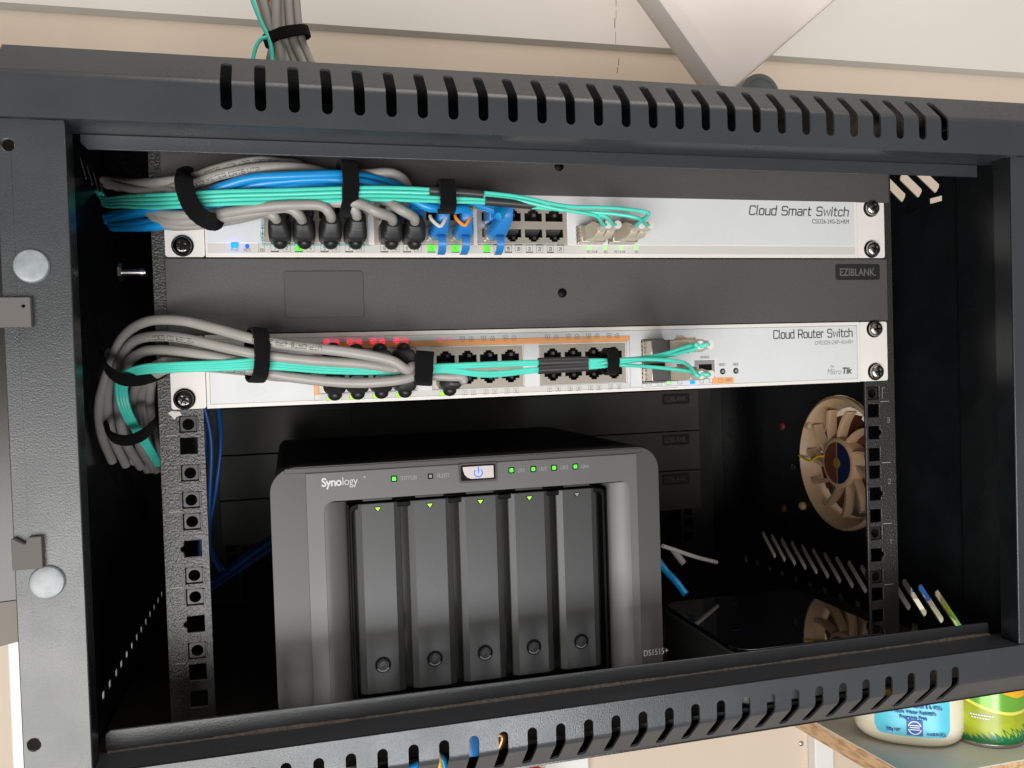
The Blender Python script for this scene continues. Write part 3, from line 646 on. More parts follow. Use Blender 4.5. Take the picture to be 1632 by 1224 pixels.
# columns from the photograph
cC = [at(x, 366, YS).x for x in (786, 817, 850.5, 884)]
pc = (cC[3]-cC[1])/2
cC = [cC[1]-pc, cC[1], cC[1]+pc, cC[1]+2*pc]
cB = [at(x, 366, YS).x for x in (620, 656, 695, 733)]; cA = [at(x, 366, YS).x for x in (446, 484, 525, 564)]
zt_, zb_ = at(850, 343, YS).z, at(850, 375, YS).z
blk = []
for cols in (cA, cB, cC):
    x0, x1 = cols[0]-9, cols[-1]+8.6
    blk.append((x0, x1, zb_-6.2, zt_+6.6, cols))
sf1 = [(at(x0, 375, YS).x, at(x1, 375, YS).x, at(930, 392, YS).z+1.0, at(930, 360, YS).z) for x0, x1 in ((919, 960), (969, 1010))]
cuts = [[(a, c), (b, c), (b, d), (a, d)] for a, b, c, d, _ in blk]+[[(a, c), (b, c), (b, d), (a, d)] for a, b, c, d in sf1]
switch_shell(s1, zb1, zt1, -240.8, 242.2, at(327, 390, YS).x, at(1367, 380, YS).x, cuts)
for a, b, c, d, cols in blk: port_block(s1, a, b, c, d, cols, zt_, zb_, YS, 1.0)
# printed label, two tones, with cut-outs
lx0, lx1 = at(331, 390, YS).x, at(1362, 380, YS).x; zl0, zlm, zl1 = at(600, 404, YS).z, at(600, 387.5, YS).z, zt1-1.8
lab = MB(); lab.plate([(lx0, zlm), (lx1, zlm), (lx1, zl1), (lx0, zl1)], [[(a-.4, max(c, zlm+.3)), (b+.4, max(c, zlm+.3)), (b+.4, d+.4), (a-.4, d+.4)] for a, b, c, d in [x[:4] for x in blk]+sf1], FXZ(YS-.12), .1)
lab.build('label_film', 'label', s1, smooth=False)
zmin = min(x[2] for x in blk)
lab = MB(); lab.plate([(lx0, zl0), (lx1, zl0), (lx1, min(zlm-.05, zmin-.2)), (lx0, min(zlm-.05, zmin-.2))], [], FXZ(YS-.12), .1); lab.build('label_film', 'label2', s1, smooth=False)
YT = YS-.22; fT = FXZ(YT)
t = MB(); q0 = at(1353, 345, YS); q1 = at(1194, 341, YS); h = (at(1300, 329, YS).z-at(1300, 342.5, YS).z)
Wd = sum((G[c][0]+1.3) for c in 'Cloud Smart Switch')-1.3; sxx = (q0.x-q1.x-1)/(Wd*h/6)
stext(t, 'Cloud Smart Switch', q0.x-1.0, at(1353, 344.5, YS).z, h, fT, h*.15, 'r', sx=sxx, shear=.16)
t.build('lettering', 'ink', s1)
q = at(1353, 357, YS); ftext('lettering', 'CSS326-24G-2S+RM', q.x, q.z, 3.1, YT, 'ink', s1, 'RIGHT', sx=.80)
zn = at(450, 396.5, YS).z
t = MB(); nlamp = 0
num = 1
for cols, dx in ((cA, 3.2), (cB, 3.1), (cC, 3.1)):
    for x in cols:
        for j in (0, 1):
            X = x+(-3.3 if j == 0 else 3.5); zz = zn
            lampbox(t, X, zz+.6, 2.2, YT, .16)
            t.box(X-2.3, X+2.3, YT, YT+.1, zz+(-2.0 if j == 0 else 2.7), zz+(-1.3 if j == 0 else 3.4))
            sss = str(num); stext(t, sss, X, zz-.5, 2.1, fT, .3, 'c', sx=.9 if len(sss) == 1 else .6)
            num += 1
t.build('port_numbers', 'ink', s1)
def lamp(sw, x, z, s, mt, Y=None, hz=None):
    Y = YT if Y is None else Y; hz = hz or s
    MB().prism(rrect(x-s, x+s, z-hz, z+hz, .3, 2), FXZ(Y), -.05, min(1.0, YT-Y)+.08).build('lamp', mt, sw)
for cols, i, j in ((cA, 1, 0), (cB, 2, 0), (cB, 2, 1), (cB, 3, 0), (cB, 3, 1), (cC, 0, 0)):
    lamp(s1, cols[i]+(-3.3 if j == 0 else 3.5), zn+.6, 2.1, 'green', YT+.06)
for px, py in ((939, 395), (964, 395), (989, 395), (1014, 395)):
    q = at(px, py, YS); lamp(s1, q.x, q.z, 1.4, 'greenl')
t = MB()
for px, py, s_ in ((944, 401, 'ACT/LINK'), (965, 401, '10G'), (988, 401, 'ACT/LINK'), (1014, 401, '10G')):
    q = at(px, py+2, YS); stext(t, s_, q.x, q.z, 1.35, fT, .22, 'c', sx=.95)
for px, py, s_ in ((374, 399, 'PWR'), (394, 399, 'RES'), (417, 400, 'USR')):
    q = at(px, py+1.5, YS); stext(t, s_, q.x, q.z, 1.5, fT, .24, 'c')
q = at(417, 392, YS); lampbox(t, q.x, q.z, 1.6, YT)
fv = lambda u, v, d: Vector((at(422, 383, YS).x-v, YT+d, at(422, 383, YS).z+u))
stext(t, 'POE IN', 0, 0, 2.2, fv, .3, 'l', sx=1.0)
t.build('small_lettering', 'inkl', s1)
q = at(374, 391.5, YS); lamp(s1, q.x, q.z, 2.0, 'blue', YT-.9, 1.5)
glow(s1, q.x, q.z, (0.05, 0.12, 1.0), 7e-4)
q = at(394, 392.5, YS); m_ = MB(); m_.cyl((q.x, YT-.05, q.z), (q.x, YT+.1, q.z), 1.3, n=16); m_.build('reset_hole', 'bluel', s1)
t = MB(); a, b, c, d, _ = blk[0]; ribbons(t, [[(a-1.0, d+1), (a-1.0, c-.8), (b+.6, c-.8)]], fT, .7); t.build('teal_border', 'teal', s1)
for px, py, dk in ((290, 391, True), (1392, 331, False), (1393, 396.5, False)): screw(s1, px, py, YS+1, dk)
# ---- lower switch
zb2 = 15.0; zt2 = 57.8
s2 = thing('network_switch', 'lower white network switch lettered Cloud Router Switch', 'network switch', (0, YS, zb2))
cB2 = [at(x, 585, YS).x for x in (711, 746, 780, 814)]; cC2 = [at(x, 585, YS).x for x in (881.5, 914.5, 947, 979)]
cA2 = [at(x, 585, YS).x for x in (531, 567, 604, 641)]
zt_2, zb_2 = at(780, 568, YS).z, at(780, 600.5, YS).z
blk2 = []
for cols in (cA2, cB2, cC2): blk2.append((cols[0]-8.6, cols[-1]+8.3, zb_2-6.4, zt_2+6.6, cols))
sfx = (at(1023, 575, YS).x, at(1060, 575, YS).x, at(1030, 611, YS).z, at(1030, 541, YS).z)
csx = (at(1107, 575, YS).x, at(1139, 575, YS).x, at(1120, 602.5, YS).z, at(1120, 574, YS).z)
cuts = [[(a, c), (b, c), (b, d), (a, d)] for a, b, c, d, _ in blk2]+[[(sfx[0], sfx[2]), (sfx[1], sfx[2]), (sfx[1], sfx[3]), (sfx[0], sfx[3])], [(csx[0], csx[2]), (csx[1], csx[2]), (csx[1], csx[3]), (csx[0], csx[3])]]
switch_shell(s2, zb2, zt2, -240.8, 242.6, at(328, 600, YS).x, at(1371, 560, YS).x, cuts)
for a, b, c, d, cols in blk2: port_block(s2, a, b, c, d, cols, zt_2, zb_2, YS, 1.0)
lx0, lx1 = at(335, 620, YS).x, at(1366, 560, YS).x
lab = MB(); lab.plate([(lx0, zb2+2.5), (lx1, zb2+2.5), (lx1, zt2-2.8), (lx0, zt2-2.8)], [[(a-.4, c-.4), (b+.4, c-.4), (b+.4, d+.4), (a-.4, d+.4)] for a, b, c, d in [x[:4] for x in blk2]+[sfx, csx]], FXZ(YS-.12), .1)
lab.build('label_film', 'label', s2, smooth=False)
t = MB(); ribbons(t, [[(lx0, zb2+2.4), (lx1, zb2+2.4), (lx1, zt2-2.7), (lx0, zt2-2.7), (lx0, zb2+2.4)]], FXZ(YS-.16), .25)
ox0, ox1 = at(499.5, 585, YS).x, at(1004, 575, YS).x; oz0 = blk2[0][2]-4.2; oz1 = blk2[0][3]+4.4
ribbons(t, [[(ox0, oz0), (ox1, oz0), (ox1, oz1), (ox0, oz1), (ox0, oz0)]], FXZ(YT-.03), .2)
for a, b, c, d, _ in blk2: ribbons(t, [[(a-.5, c-.5), (b+.5, c-.5), (b+.5, d+.5), (a-.5, d+.5), (a-.5, c-.5)]], FXZ(YT-.03), .2)
ribbons(t, [[(sfx[0]-.4, sfx[2]+2), (sfx[0]-.4, sfx[2]-3.6), (sfx[1]+9, sfx[2]-3.6)]], FXZ(YT-.03), .15)
t.build('outline', 'inkl', s2)
t = MB(); t.box(ox0, ox1, YT+.02, YT+.1, blk2[0][3]+.8, oz1-.1); t.box(ox0, ox0+2.6, YT+.02, YT+.1, oz0+3, blk2[0][3]+.75); 
q = at(1146, 606.5, YS); q2 = at(1169, 606, YS); t.box(at(1135, 606, YS).x, q2.x, YT+.02, YT+.1, q.z-2.0, q.z+2.1)
t.build('orange_band', 'orange', s2, smooth=False)
t = MB(); t.box(ox0+2.7, ox1, YT+.02, YT+.1, oz0+.1, blk2[0][2]-.8); t.build('grey_band', 'label2', s2, smooth=False)
t = MB(); tl = MB()
def shieldmark(mb, x, z, up, Y, s=1.5):
    k = 1 if up else -1
    ribbons(mb, [[(x-s, z+k*s), (x+s, z+k*s), (x+s*.9, z-k*s*.5), (x, z-k*s*1.1), (x-s*.9, z-k*s*.5), (x-s, z+k*s)]], FXZ(Y), .3)
    mb.box(x-.5, x+.5, Y, Y+.1, z-.4, z+.6)
def lockmark(mb, x, z, Y, s=1.3):
    ribbons(mb, [[(x-s, z-s), (x+s, z-s), (x+s, z+s*.3), (x+s*.5, z+s*1.1), (x-s*.5, z+s*1.1), (x-s, z+s*.3), (x-s, z-s)]], FXZ(Y), .3); mb.box(x-.4, x+.4, Y, Y+.1, z-.6, z+.3)
rd = MB(); rf = MB(); zt_l = oz1+.2; zb_l = oz0+1.2; num = 1
for bi, cols in enumerate((cA2, cB2, cC2)):
    for ci, x in enumerate(cols):
        tgt = rd if bi == 0 else (rf if (bi == 1 and ci == 0) else tl)
        shieldmark(tgt, x-3.2, zt_l, True, YT-.1); lockmark(tgt if not (bi == 1 and ci == 0) else rf, x+2.6, zt_l, YT-.1)
        for j, X in ((0, x-2.9), (1, x+2.9)):
            if not (bi == 0 or (bi == 1 and ci == 0 and j == 0)):
                lampbox(t, X, zb_l, 1.5, YT-.05, .16)
                stext(t, str(num+j), X, zb_l-.6, 1.3, FXZ(YT-.1), .2, 'c', sx=.6)
            else:
                lampbox(t, X, zb_l, 1.5, YT-.1, .2); lamp(s2, X, zb_l, 1.35, 'greenl' if j else 'greeny', YT-.02)
        num += 2
for k, (px, py) in enumerate(((1034, 610), (1051, 610), (1065.5, 609), (1083, 608))):
    q = at(px, py, YS); lampbox(t, q.x, q.z, 1.6, YT-.05, .22)
    if k == 2: lamp(s2, q.x, q.z, 1.4, 'greenl', YT-.02)
q = at(1103, 608, YS); lamp(s2, q.x, q.z, 1.7, 'blue', YT-.5); glow(s2, q.x, q.z, (0.05, 0.12, 1.0), 4e-4)
for x_ in cA2: glow(s2, x_, oz1+.6, (1.0, 0.05, 0.12), 1.2e-4)
for px, py in ((1118, 607), (1133, 606.5), (1148, 606)):
    q = at(px, py, YS); lampbox(t, q.x, q.z, 1.4, YT-.05, .25)
t.build('port_numbers', 'inkl', s2); tl.build('port_marks', 'inkl', s2); rd.build('power_marks', 'red', s2); rf.build('power_marks', 'redd', s2)
t = MB()
for px, py, s_ in ((1123, 571, 'CONSOLE'), (1151, 583, 'RESET'), (1172, 582.5, 'MODE'), (1161, 607, 'USER')):
    q = at(px, py, YS); stext(t, s_, q.x, q.z, 1.5, FXZ(YT-.1), .22, 'c', sx=.8)
fv = lambda u, v, d: Vector((at(1001.5, 575, YS).x-v, YT-.1+d, at(1001.5, 600, YS).z+u)); stext(t, 'GIGABIT ETHERNET', 0, 0, 1.5, fv, .2, 'l', sx=.8) if False else None
t.build('small_lettering', 'inkl', s2)
t = MB(); q0 = at(1358, 540, YS); q1 = at(1233, 538, YS); h = (at(1300, 526, YS).z-at(1300, 539.5, YS).z); S_ = 'Cloud Router Switch'
Wd = sum((G[c][0]+1.3) for c in S_)-1.3; stext(t, S_, q0.x, at(1358, 536.5, YS).z, h*.93, fT, h*.135, 'r', sx=(q0.x-q1.x)/(Wd*h*.93/6)); t.build('lettering', 'ink', s2)
t = MB(); q0 = at(1359, 547.5, YS); q1 = at(1299, 547, YS); S_ = 'CRS328-24P-4S+RM'; Wd = sum((G[c][0]+1.3) for c in S_)-1.3
stext(t, S_, q0.x, q0.z, 2.4, fT, .32, 'r', sx=(q0.x-q1.x)/(Wd*2.4/6)); t.build('lettering', 'inkl', s2)
q = at(1340, 596.5, YS); lo = ftext('logo_lettering', 'Mikro', q.x, q.z, 4.2, YT, 'inkl', s2, 'RIGHT', sx=.78, shear=.25, bold=-.06)
q = at(1341.5, 595.5, YS); ftext('logo_lettering', 'Tik', q.x, q.z, 4.2, YT, 'ink', s2, 'LEFT', sx=.95, shear=.2, bold=.22)
t = MB(); q = at(1326, 584.5, YS); ribbons(t, [[(q.x-1.6, q.z-.4), (q.x-.6, q.z+1.2), (q.x+.4, q.z-.3)], [(q.x, q.z-.4), (q.x+.9, q.z+.6), (q.x+1.6, q.z-.6)]], FXZ(YT), .25); t.build('logo_mark', 'inkl', s2)
# console jack and buttons
cj = MB(); cj.plate([(csx[0], csx[2]), (csx[1], csx[2]), (csx[1], csx[3]), (csx[0], csx[3])], [port_shape((csx[0]+csx[1])/2+.6, (csx[2]+csx[3])/2, False, .85)], FXZ(YS+.1), 1)
cjo = cj.build('console_jack', 'off', s2, smooth=False)
c = MB(); c.box(csx[0], csx[1], YS+9, YS+10, csx[2], csx[3]); c.box(csx[0], csx[0]+.4, YS+1.2, YS+9, csx[2], csx[3]); c.box(csx[1]-.4, csx[1], YS+1.2, YS+9, csx[2], csx[3]); c.box(csx[0]+.5, csx[1]-.5, YS+1.2, YS+9, csx[2], csx[2]+.4); c.box(csx[0]+.5, csx[1]-.5, YS+1.2, YS+9, csx[3]-.4, csx[3]); c.build('cavity', 'portin', cjo, smooth=False)
for px, py in ((1151.5, 592), (1172.5, 591)):
    q = at(px, py, YS); c = MB(); c.mi = 0; c.lathe((q.x, YS-.1, q.z), (0, -1, 0), [(2.0, 0), (2.0, .25), (1.5, .25)], 20); c.mi = 1; c.cyl((q.x, YS, q.z), (q.x, YS-.8, q.z), 1.15, n=16); c.build('button', ['nasblack', 'off'], s2)
for px, py, dk in ((293, 636.5, True), (1397, 524, False), (1399, 592.5, False)): screw(s2, px, py, YS+1, dk)

# transceiver cages
def cage(sw, x0, x1, z0, z1, Y):
    c = MB()
    for a, b, cc, d in ((x0+.3, x0+.9, z0+.3, z1-.3), (x1-.9, x1-.3, z0+.3, z1-.3), (x0+.95, x1-.95, z1-.9, z1-.3), (x0+.95, x1-.95, z0+.3, z0+.9)): c.box(a, b, Y-1.2, Y+40, cc, d)
    c.box(x0+.95, x1-.95, Y+38, Y+39, z0+.9, z1-.9)
    for k in range(4): 
        z = z0+1.2+(z1-z0-2.4)*(k+.5)/4
        c.prism([(Y-1.1, x0+.2), (Y-2.4, x0-.7), (Y+1, x0-.3), (Y+1, x0+.2)], lambda u, v, d, z=z: Vector((v, u, z-.7+d)), 0, 1.4)
    return c.build('transceiver_cage', 'cage', sw, smooth=False)
for s_ in sf1: cage(s1, *s_, YS)
zm = (sfx[2]+sfx[3])/2
cage(s2, sfx[0], sfx[1], zm+.5, sfx[3], YS); cage(s2, sfx[0], sfx[1], sfx[2], zm-.5, YS)
mbx = MB(); mbx.box(sfx[0]+.2, sfx[1]-.2, YS-.6, YS+.6, zm-.4, zm+.4); mbx.build('cage_divider', 'cage', s2)

# =============================================================================== CABLES
def pix(P):
    out = []
    for x, y, Y in P:
        if x < 330 and 250 < y < 370: Y = min(Y, -13+max(0, (246-x))*0.95)      # bundles pass in front of the left rail
        if x < 330 and 500 < y < 606: Y = min(Y, -11+max(0, (240-x))*0.55)
        out.append(at(x, y, Y))
    return out
def on_tube(mb, P, r, text, s0, h, ang0, flip=False, w=None, gap=2.0):
    """letters wrapped on a tube running along P, starting s0 mm from its start, on the side facing the camera"""
    P = catmull(P, 8); acc = [0]
    for i in range(1, len(P)): acc.append(acc[-1]+(P[i]-P[i-1]).length)
    def pt(s, v, d):
        if flip: s, v = s, -v
        s = max(0.01, min(acc[-1]-.01, s)); i = max(k for k in range(len(acc)) if acc[k] <= s); i = min(i, len(P)-2)
        t = (s-acc[i])/max(1e-6, acc[i+1]-acc[i]); p = P[i].lerp(P[i+1], t); T = (P[i+1]-P[i]).normalized()
        o = (CP-p); o = (o-T*o.dot(T)).normalized(); b = T.cross(o)
        if b.z < 0: b = -b
        a = ang0+v/r
        n = o*math.cos(a)+b*math.sin(a)
        return p+n*(r+.06-d*.0)+n*(-d)
    k = h/6; X = s0
    chars = text if not flip else text[::-1]
    for c in chars:
        for pl_ in G[c][1:]:
            pts = [((X+(G[c][0]-p[0] if flip else p[0])*k), (p[1]-3)*k) for p in pl_]
            ribbons(mb, [pts], lambda u, v, d: pt(u, v, d), w or h*.11, 0, .04)
        X += (G[c][0]+gap)*k
def plain_cable(kind, label, P, r, matn, group, name='network_cable', text=None, wob=0.012):
    if text:
        o = thing(name, label, kind, tuple(pix(P)[0]), group)
        MB().tube(pix(P), r, 12, 7, wob).build('jacket', matn, o)
        t = MB(); on_tube(t, pix(P), r*1.015, *text); t.build('jacket_print', 'print' if matn != 'bluec' else 'wtxt', o)
    else:
        o = MB().tube(pix(P), r, 12, 7, wob).build(name, matn); tag(o, label, kind, group)
    return o
def bubble_boot(x, z, down, lean, top_off=10, name='plug_boot', parent=None, Y0=YS, ln=30):
    """black rubber boot with ribs, its bubble covering the clip"""
    k = -1 if down else 1
    path = [Vector((x, Y0+1, z)), Vector((x, Y0-9, z)), Vector((x, Y0-13, z)), Vector((x+lean*.1, Y0-19, z+top_off*.1)), Vector((x+lean*.4, Y0-24, z+top_off*.35)), Vector((x+lean, Y0-ln, z+top_off))]
    P = catmull(path, 6); T, _ = frames(P); L = []; n = 24; N = len(P)
    for i, (p, t) in enumerate(zip(P, T)):
        f = i/(N-1)
        side = Vector((1, 0, 0)); up = side.cross(t) * -1; up.normalize()
        if up.z < 0 and abs(up.z) > .2: up = -up
        w = 6.5 if f < .42 else 6.5-(f-.42)/.58*1.7; h = 6.9 if f < .42 else 6.9-(f-.42)/.58*2.1
        if f > .32 and i % 2 == 0: w -= .9; h -= .9
        ring = []
        for j in range(n):
            a = 2*math.pi*j/n; ca, sa = math.cos(a), math.sin(a); e = .5 if f < .45 else .62
            ring.append(p+side*(w*math.copysign(abs(ca)**e, ca))+up*(h*math.copysign(abs(sa)**e, sa)))
        L.append(ring)
    b = MB(); b.loops(L); o = b.build(name, 'boot', parent, ang=30)
    s = MB(); c = Vector((x, Y0-9.5, z+k*7.2)); rings = []
    for i in range(9):
        a = math.pi*i/8; rr = math.sin(a); yy = -math.cos(a)*5.4
        rings.append([c+Vector((4.3*max(rr, .03)*math.cos(q), yy, 3.7*max(rr, .03)*math.sin(q))) for q in [2*math.pi*j/18 for j in range(18)]])
    s.loops(rings); s.build('clip_cover', 'boot', o, ang=80)
    pk = MB(); pk.box(x-5.7, x+5.7, Y0-6, Y0+8, z-3.7, z+3.7); pk.build('plug', 'clear', parent, bevel=.4)
    return P[-1]
GU = 'grey network cables of the upper switch'; GL = 'grey network cables of the lower switch'; BU = 'blue network cables of the upper switch'
def patch(label, P, r, matn, group, x, z, down, lean, top_off=10, text=None, ln=30, fwd=.8):
    o = thing('network_cable', label, 'cable', tuple(pix(P)[0]), group)
    end = bubble_boot(x, z, down, lean, top_off, 'plug_boot', o, ln=ln)
    PJ = pixj(P); last = PJ[-1]; dv = (last-end).normalized(); pts = PJ+[end+(dv*.6+Vector((0, -fwd, .1))).normalized()*min(6, (last-end).length*.5), end+Vector((0, 3, -1))]
    MB().tube(pts, r, 12, 7, .012).build('jacket', matn, o)
    if text: t = MB(); on_tube(t, pts, r*1.015, *text); t.build('jacket_print', 'print', o)
    return o
R6 = 2.9
def pixj(P, j=.55): return [p+Vector((random.uniform(-j, j), random.uniform(-j, j)*.5, random.uniform(-j, j))) for p in pix(P)]
# upper switch: six booted grey cables (lower row)
zr = zb_
patch('grey cable with black boot in port two, first from the left on the upper switch', [(232, 330, 60), (262, 356, 12), (320, 356, -20), (380, 348, -26), (420, 340, -34)], R6, 'greyc', GU, cA[0], zr, True, -1, 3)
patch('grey cable with black boot in port four, second from the left on the upper switch', [(215, 322, 70), (262, 350, 20), (330, 349, -26), (400, 340, -36), (455, 332, -40)], R6, 'greyc', GU, cA[1], zr, True, -1, 3)
patch('grey cable with black boot in port six, third from the left on the upper switch', [(200, 318, 80), (262, 340, 20), (340, 342, -30), (430, 330, -42), (490, 326, -42), (515, 328, -42)], R6, 'greyc', GU, cA[2], zr, True, 0, 4)
patch('grey cable with black boot in port eight, fourth from the left on the upper switch', [(195, 300, 80), (280, 318, -10), (380, 318, -20), (500, 318, -30), (552, 322, -38)], R6, 'greyc', GU, cA[3], zr, True, 0, 5)
patch('grey cable with black boot in port ten, sloping in from the velcro tie', [(190, 300, 85), (260, 300, 5), (300, 312, -28), (420, 312, -30), (520, 322, -38), (572, 325, -42), (598, 335, -46)], R6, 'greyc', GU, cB[0], zr, True, -1, 3, ln=30)
patch('grey cable with black boot in port twelve, last booted cable of the upper switch', [(188, 292, 88), (258, 292, 6), (330, 300, -20), (440, 306, -20), (560, 312, -26), (610, 318, -36), (636, 333, -44)], R6, 'greyc', GU, cB[1], zr, True, -2, 3, ln=30)
# grey cables arching over the top of the bundle towards the covered upper row
def plugend(o, x, z, up=True, matn='boot'):
    b = MB(); b.box(x-5.8, x+5.8, YS-14, YS+1, z-5.5, z+5.5); b.build('plug_boot', matn, o, bevel=1.5)
def arch(label, P, x, z, text=None, matn='greyc', r=R6, group=GU, bm='boot'):
    o = thing('network_cable', label, 'cable', tuple(pix(P)[0]), group)
    PJ = pixj(P); MB().tube(PJ+[Vector((x, YS-18, z)), Vector((x, YS-10, z))], r, 12, 7, .012).build('jacket', matn, o); plugend(o, x, z, True, bm)
    if text: t = MB(); on_tube(t, PJ, r*1.015, *text); t.build('jacket_print', 'print', o)
arch('grey cable arching highest over the bundle of the upper switch', [(168, 287, 105), (205, 292, 70), (255, 291, 10), (305, 284, -25), (350, 268, -34), (405, 257, -34), (445, 259, -26), (480, 270, -18)], cA[0], zt_, ('CAT6 UTP 4PR 23AWG 0300111', 120, 2.3, -.1, False, .32, 1.6))
arch('grey cable arching over the blue cables, second from the top of the upper bundle', [(172, 295, 105), (215, 298, 60), (260, 299, 4), (305, 295, -30), (350, 280, -38), (410, 268, -38), (470, 267, -32), (520, 277, -24), (548, 300, -18)], cA[1], zt_, ('0300112 METER CAT6 UTP', 105, 2.3, -.35, False, .32, 1.6))
arch('grey cable rising behind the second velcro tie of the upper bundle', [(170, 290, 110), (230, 305, 40), (300, 303, -18), (400, 290, -24), (480, 284, -24), (540, 280, -22), (590, 276, -26), (625, 276, -26), (645, 290, -22), (652, 318, -16)], cB[0], zt_)
# blue cables
R5 = 2.75
def blue_plug(label, P, x, z, tab, ring=None, lean=0, up=6):
    o = thing('network_cable', label, 'cable', tuple(pix(P)[0]), BU)
    MB().box(x-5.8, x+5.8, YS-7, YS+6, z-4, z+4).build('plug', 'clear', o, bevel=.4)
    prof = [(x, YS-4, z+.6, 5.9, 4.9), (x, YS-11, z+.6, 5.9, 4.9), (x, YS-15, z+1.2, 5.6, 4.7), (x+lean*.5, YS-20, z+2.6+up*.2, 4.6, 4.2), (x+lean, YS-26, z+4+up*.6, 3.9, 3.7), (x+lean, YS-29, z+5+up, 3.3, 3.2)]
    L = []
    for (a, b, c, w, h) in prof:
        L.append([Vector((a+w*math.copysign(abs(math.cos(q))**.6, math.cos(q)), b, c+h*math.copysign(abs(math.sin(q))**.6, math.sin(q)))) for q in [2*math.pi*j/20 for j in range(20)]])
    bt = MB(); bt.loops(L); bt.build('plug_boot', 'blueb', o, ang=50)
    if tab:  # curved anti-snag tab hanging in front of the clip
        tb = MB(); P_ = [(YS-17, z-2.5), (YS-20, z-5), (YS-20.5, z-8), (YS-18.5, z-11), (YS-15, z-13.2), (YS-12, z-14)]
        L = [[Vector((x+dx+tab*(i*.35), p[0]+dy, p[1])) for dx, dy in ((-2.3, 0), (2.3, 0), (2.3, 1.1), (-2.3, 1.1))] for i, p in enumerate(P_)]
        tb.loops(L); tb.build('release_tab', 'blueb', o, ang=50)
    end = Vector((x+lean, YS-27, z+5+up))
    MB().tube(pix(P)+[end+Vector((-1, -2, 2.5)), end+Vector((0, 3, -2))], R5, 12, 7).build('jacket', 'bluec', o)
    for (c, px, py, Y, s) in (ring or ()):
        q = at(px, py, Y); rg = MB()
        for w_, sg in ((4.6, -1), (4.6, 1)):
            pass
        pts = [Vector((q.x-5, q.y-1, q.z+3.2)), Vector((q.x-4.4, q.y-3, q.z+.6)), Vector((q.x-1.5, q.y-4.2, q.z-2.6)), Vector((q.x+1, q.y-4.2, q.z-3.4)), Vector((q.x+3.6, q.y-3.4, q.z+.2)), Vector((q.x+5, q.y-1, q.z+3.6)), Vector((q.x+3.5, q.y+1.5, q.z+5))]
        rg.tube([q+(p-q)*s for p in pts], 1.15*s, 8, 4); rg.build('marker_ring', c, o)
    return o
blue_plug('blue cable in port fourteen with a white marker ring', [(172, 352, 100), (215, 345, 40), (262, 330, 0), (330, 318, -22), (400, 296, -36), (470, 287, -38), (540, 286, -36), (600, 296, -34), (650, 316, -34), (682, 330, -36)], cB[2], zr, .3, [('lcw', 698, 353, YS-26, .95)], 0, 3)
blue_plug('blue cable in port sixteen with orange and yellow marker rings', [(170, 345, 104), (215, 338, 50), (270, 330, -4), (340, 322, -24), (410, 312, -26), (520, 306, -28), (640, 312, -28), (700, 322, -34), (722, 333, -38)], cB[3], zr, -.4, [('orangep', 737, 352, YS-26, .9), ('yellow', 744, 337, YS-18, .8)], -1, 3)
blue_plug('blue cable in port eighteen, rightmost plug of the lower row', [(178, 358, 96), (235, 356, 30), (285, 346, -14), (335, 336, -28), (380, 318, -30), (440, 302, -38), (500, 297, -36), (570, 300, -30), (660, 312, -26), (760, 322, -26), (792, 330, -34), (795, 345, -40)], cC[0]+1.2, zr, -.2, [], 2.5, 6)
arch('dark blue cable in port seventeen under the heat shrink sleeve', [(180, 362, 96), (240, 362, 28), (295, 352, -12), (350, 338, -22), (430, 318, -20), (560, 312, -20), (660, 312, -20), (740, 322, -20)], cC[0]+1.0, zt_-1, None, 'bluec', R5, BU, 'blueb')
arch('blue cable curving highest over the aqua fibres', [(175, 350, 100), (250, 330, 0), (320, 312, -30), (350, 301, -36), (400, 286, -40), (460, 280, -40), (540, 279, -36), (590, 284, -30), (640, 300, -24), (660, 318, -16)], cB[1], zt_, None, 'bluec', R5, BU, 'blueb')
# aqua fibre patch cords
def lc_connector(o, x0, x1, z0, z1, Y, L1, L2, dark, boots, px_shift=0):
    """module nose, twin connector and two round boots coming straight out of the cage"""
    xm, zm_ = (x0+x1)/2, (z0+z1)/2
    if dark:
        MB().box(x0+.4, x1-.4, Y-14, Y+.5, z0+.3, z1-.3).build('transceiver_nose', 'cage', o, bevel=.3)
        MB().box(x0+.6, x1-.6, Y-L1, Y-14.05, z0+.5, z1-.5).build('transceiver', 'sfpgrey', o, bevel=.4)
    else:
        MB().box(x0+.6, x1-.6, Y-L1, Y+.5, z0+.6, z1-.6).build('transceiver', 'cage', o, bevel=.3)
    c = MB(); ya = Y-L1-.05; yb = ya-L2
    for s in (-1, 1):
        xc = xm+s*3.1
        L = [[Vector((xc+a*w, y, zm_+b*h+dz)) for a, b in ((-1, -1), (1, -1), (1, 1), (-1, 1))] for y, w, h, dz in ((ya, 2.9, (z1-z0)/2-1, 0), (yb+6, 2.9, (z1-z0)/2-1, 0), (yb, 2.3, 2.6, 0))]
        c.loops(L)
    c.box(xm-3, xm+3, yb+8, ya, zm_+(z1-z0)/2-1.0, zm_+(z1-z0)/2+.4)
    c.prism([(ya-2, zm_+(z1-z0)/2-.6), (ya-9, zm_+(z1-z0)/2-.6), (ya-1, zm_+(z1-z0)/2+2.2)], lambda u, v, d: Vector((xm-2.5+d, u, v)), 0, 5)
    c.build('connector', 'lc', o, bevel=.35)
    t = MB()
    w = MB(); ends = []
    for i, s in enumerate((-1, 1)):
        xc = xm+s*3.1; e = Vector((xc+boots[0]*.2*(1 if dark else 1), yb-boots[1], zm_))
        w.lathe((xc, yb+.5, zm_), (0, -1, 0), [(2.7, 0), (2.7, 3), (2.5, boots[1]), (1.6, boots[1]+.2)], 18); ends.append(Vector((xc, yb-boots[1]+.5, zm_)))
    w.build('connector_boot', 'lcw', o)
    return ends
FU = 'aqua fibre patch cords'
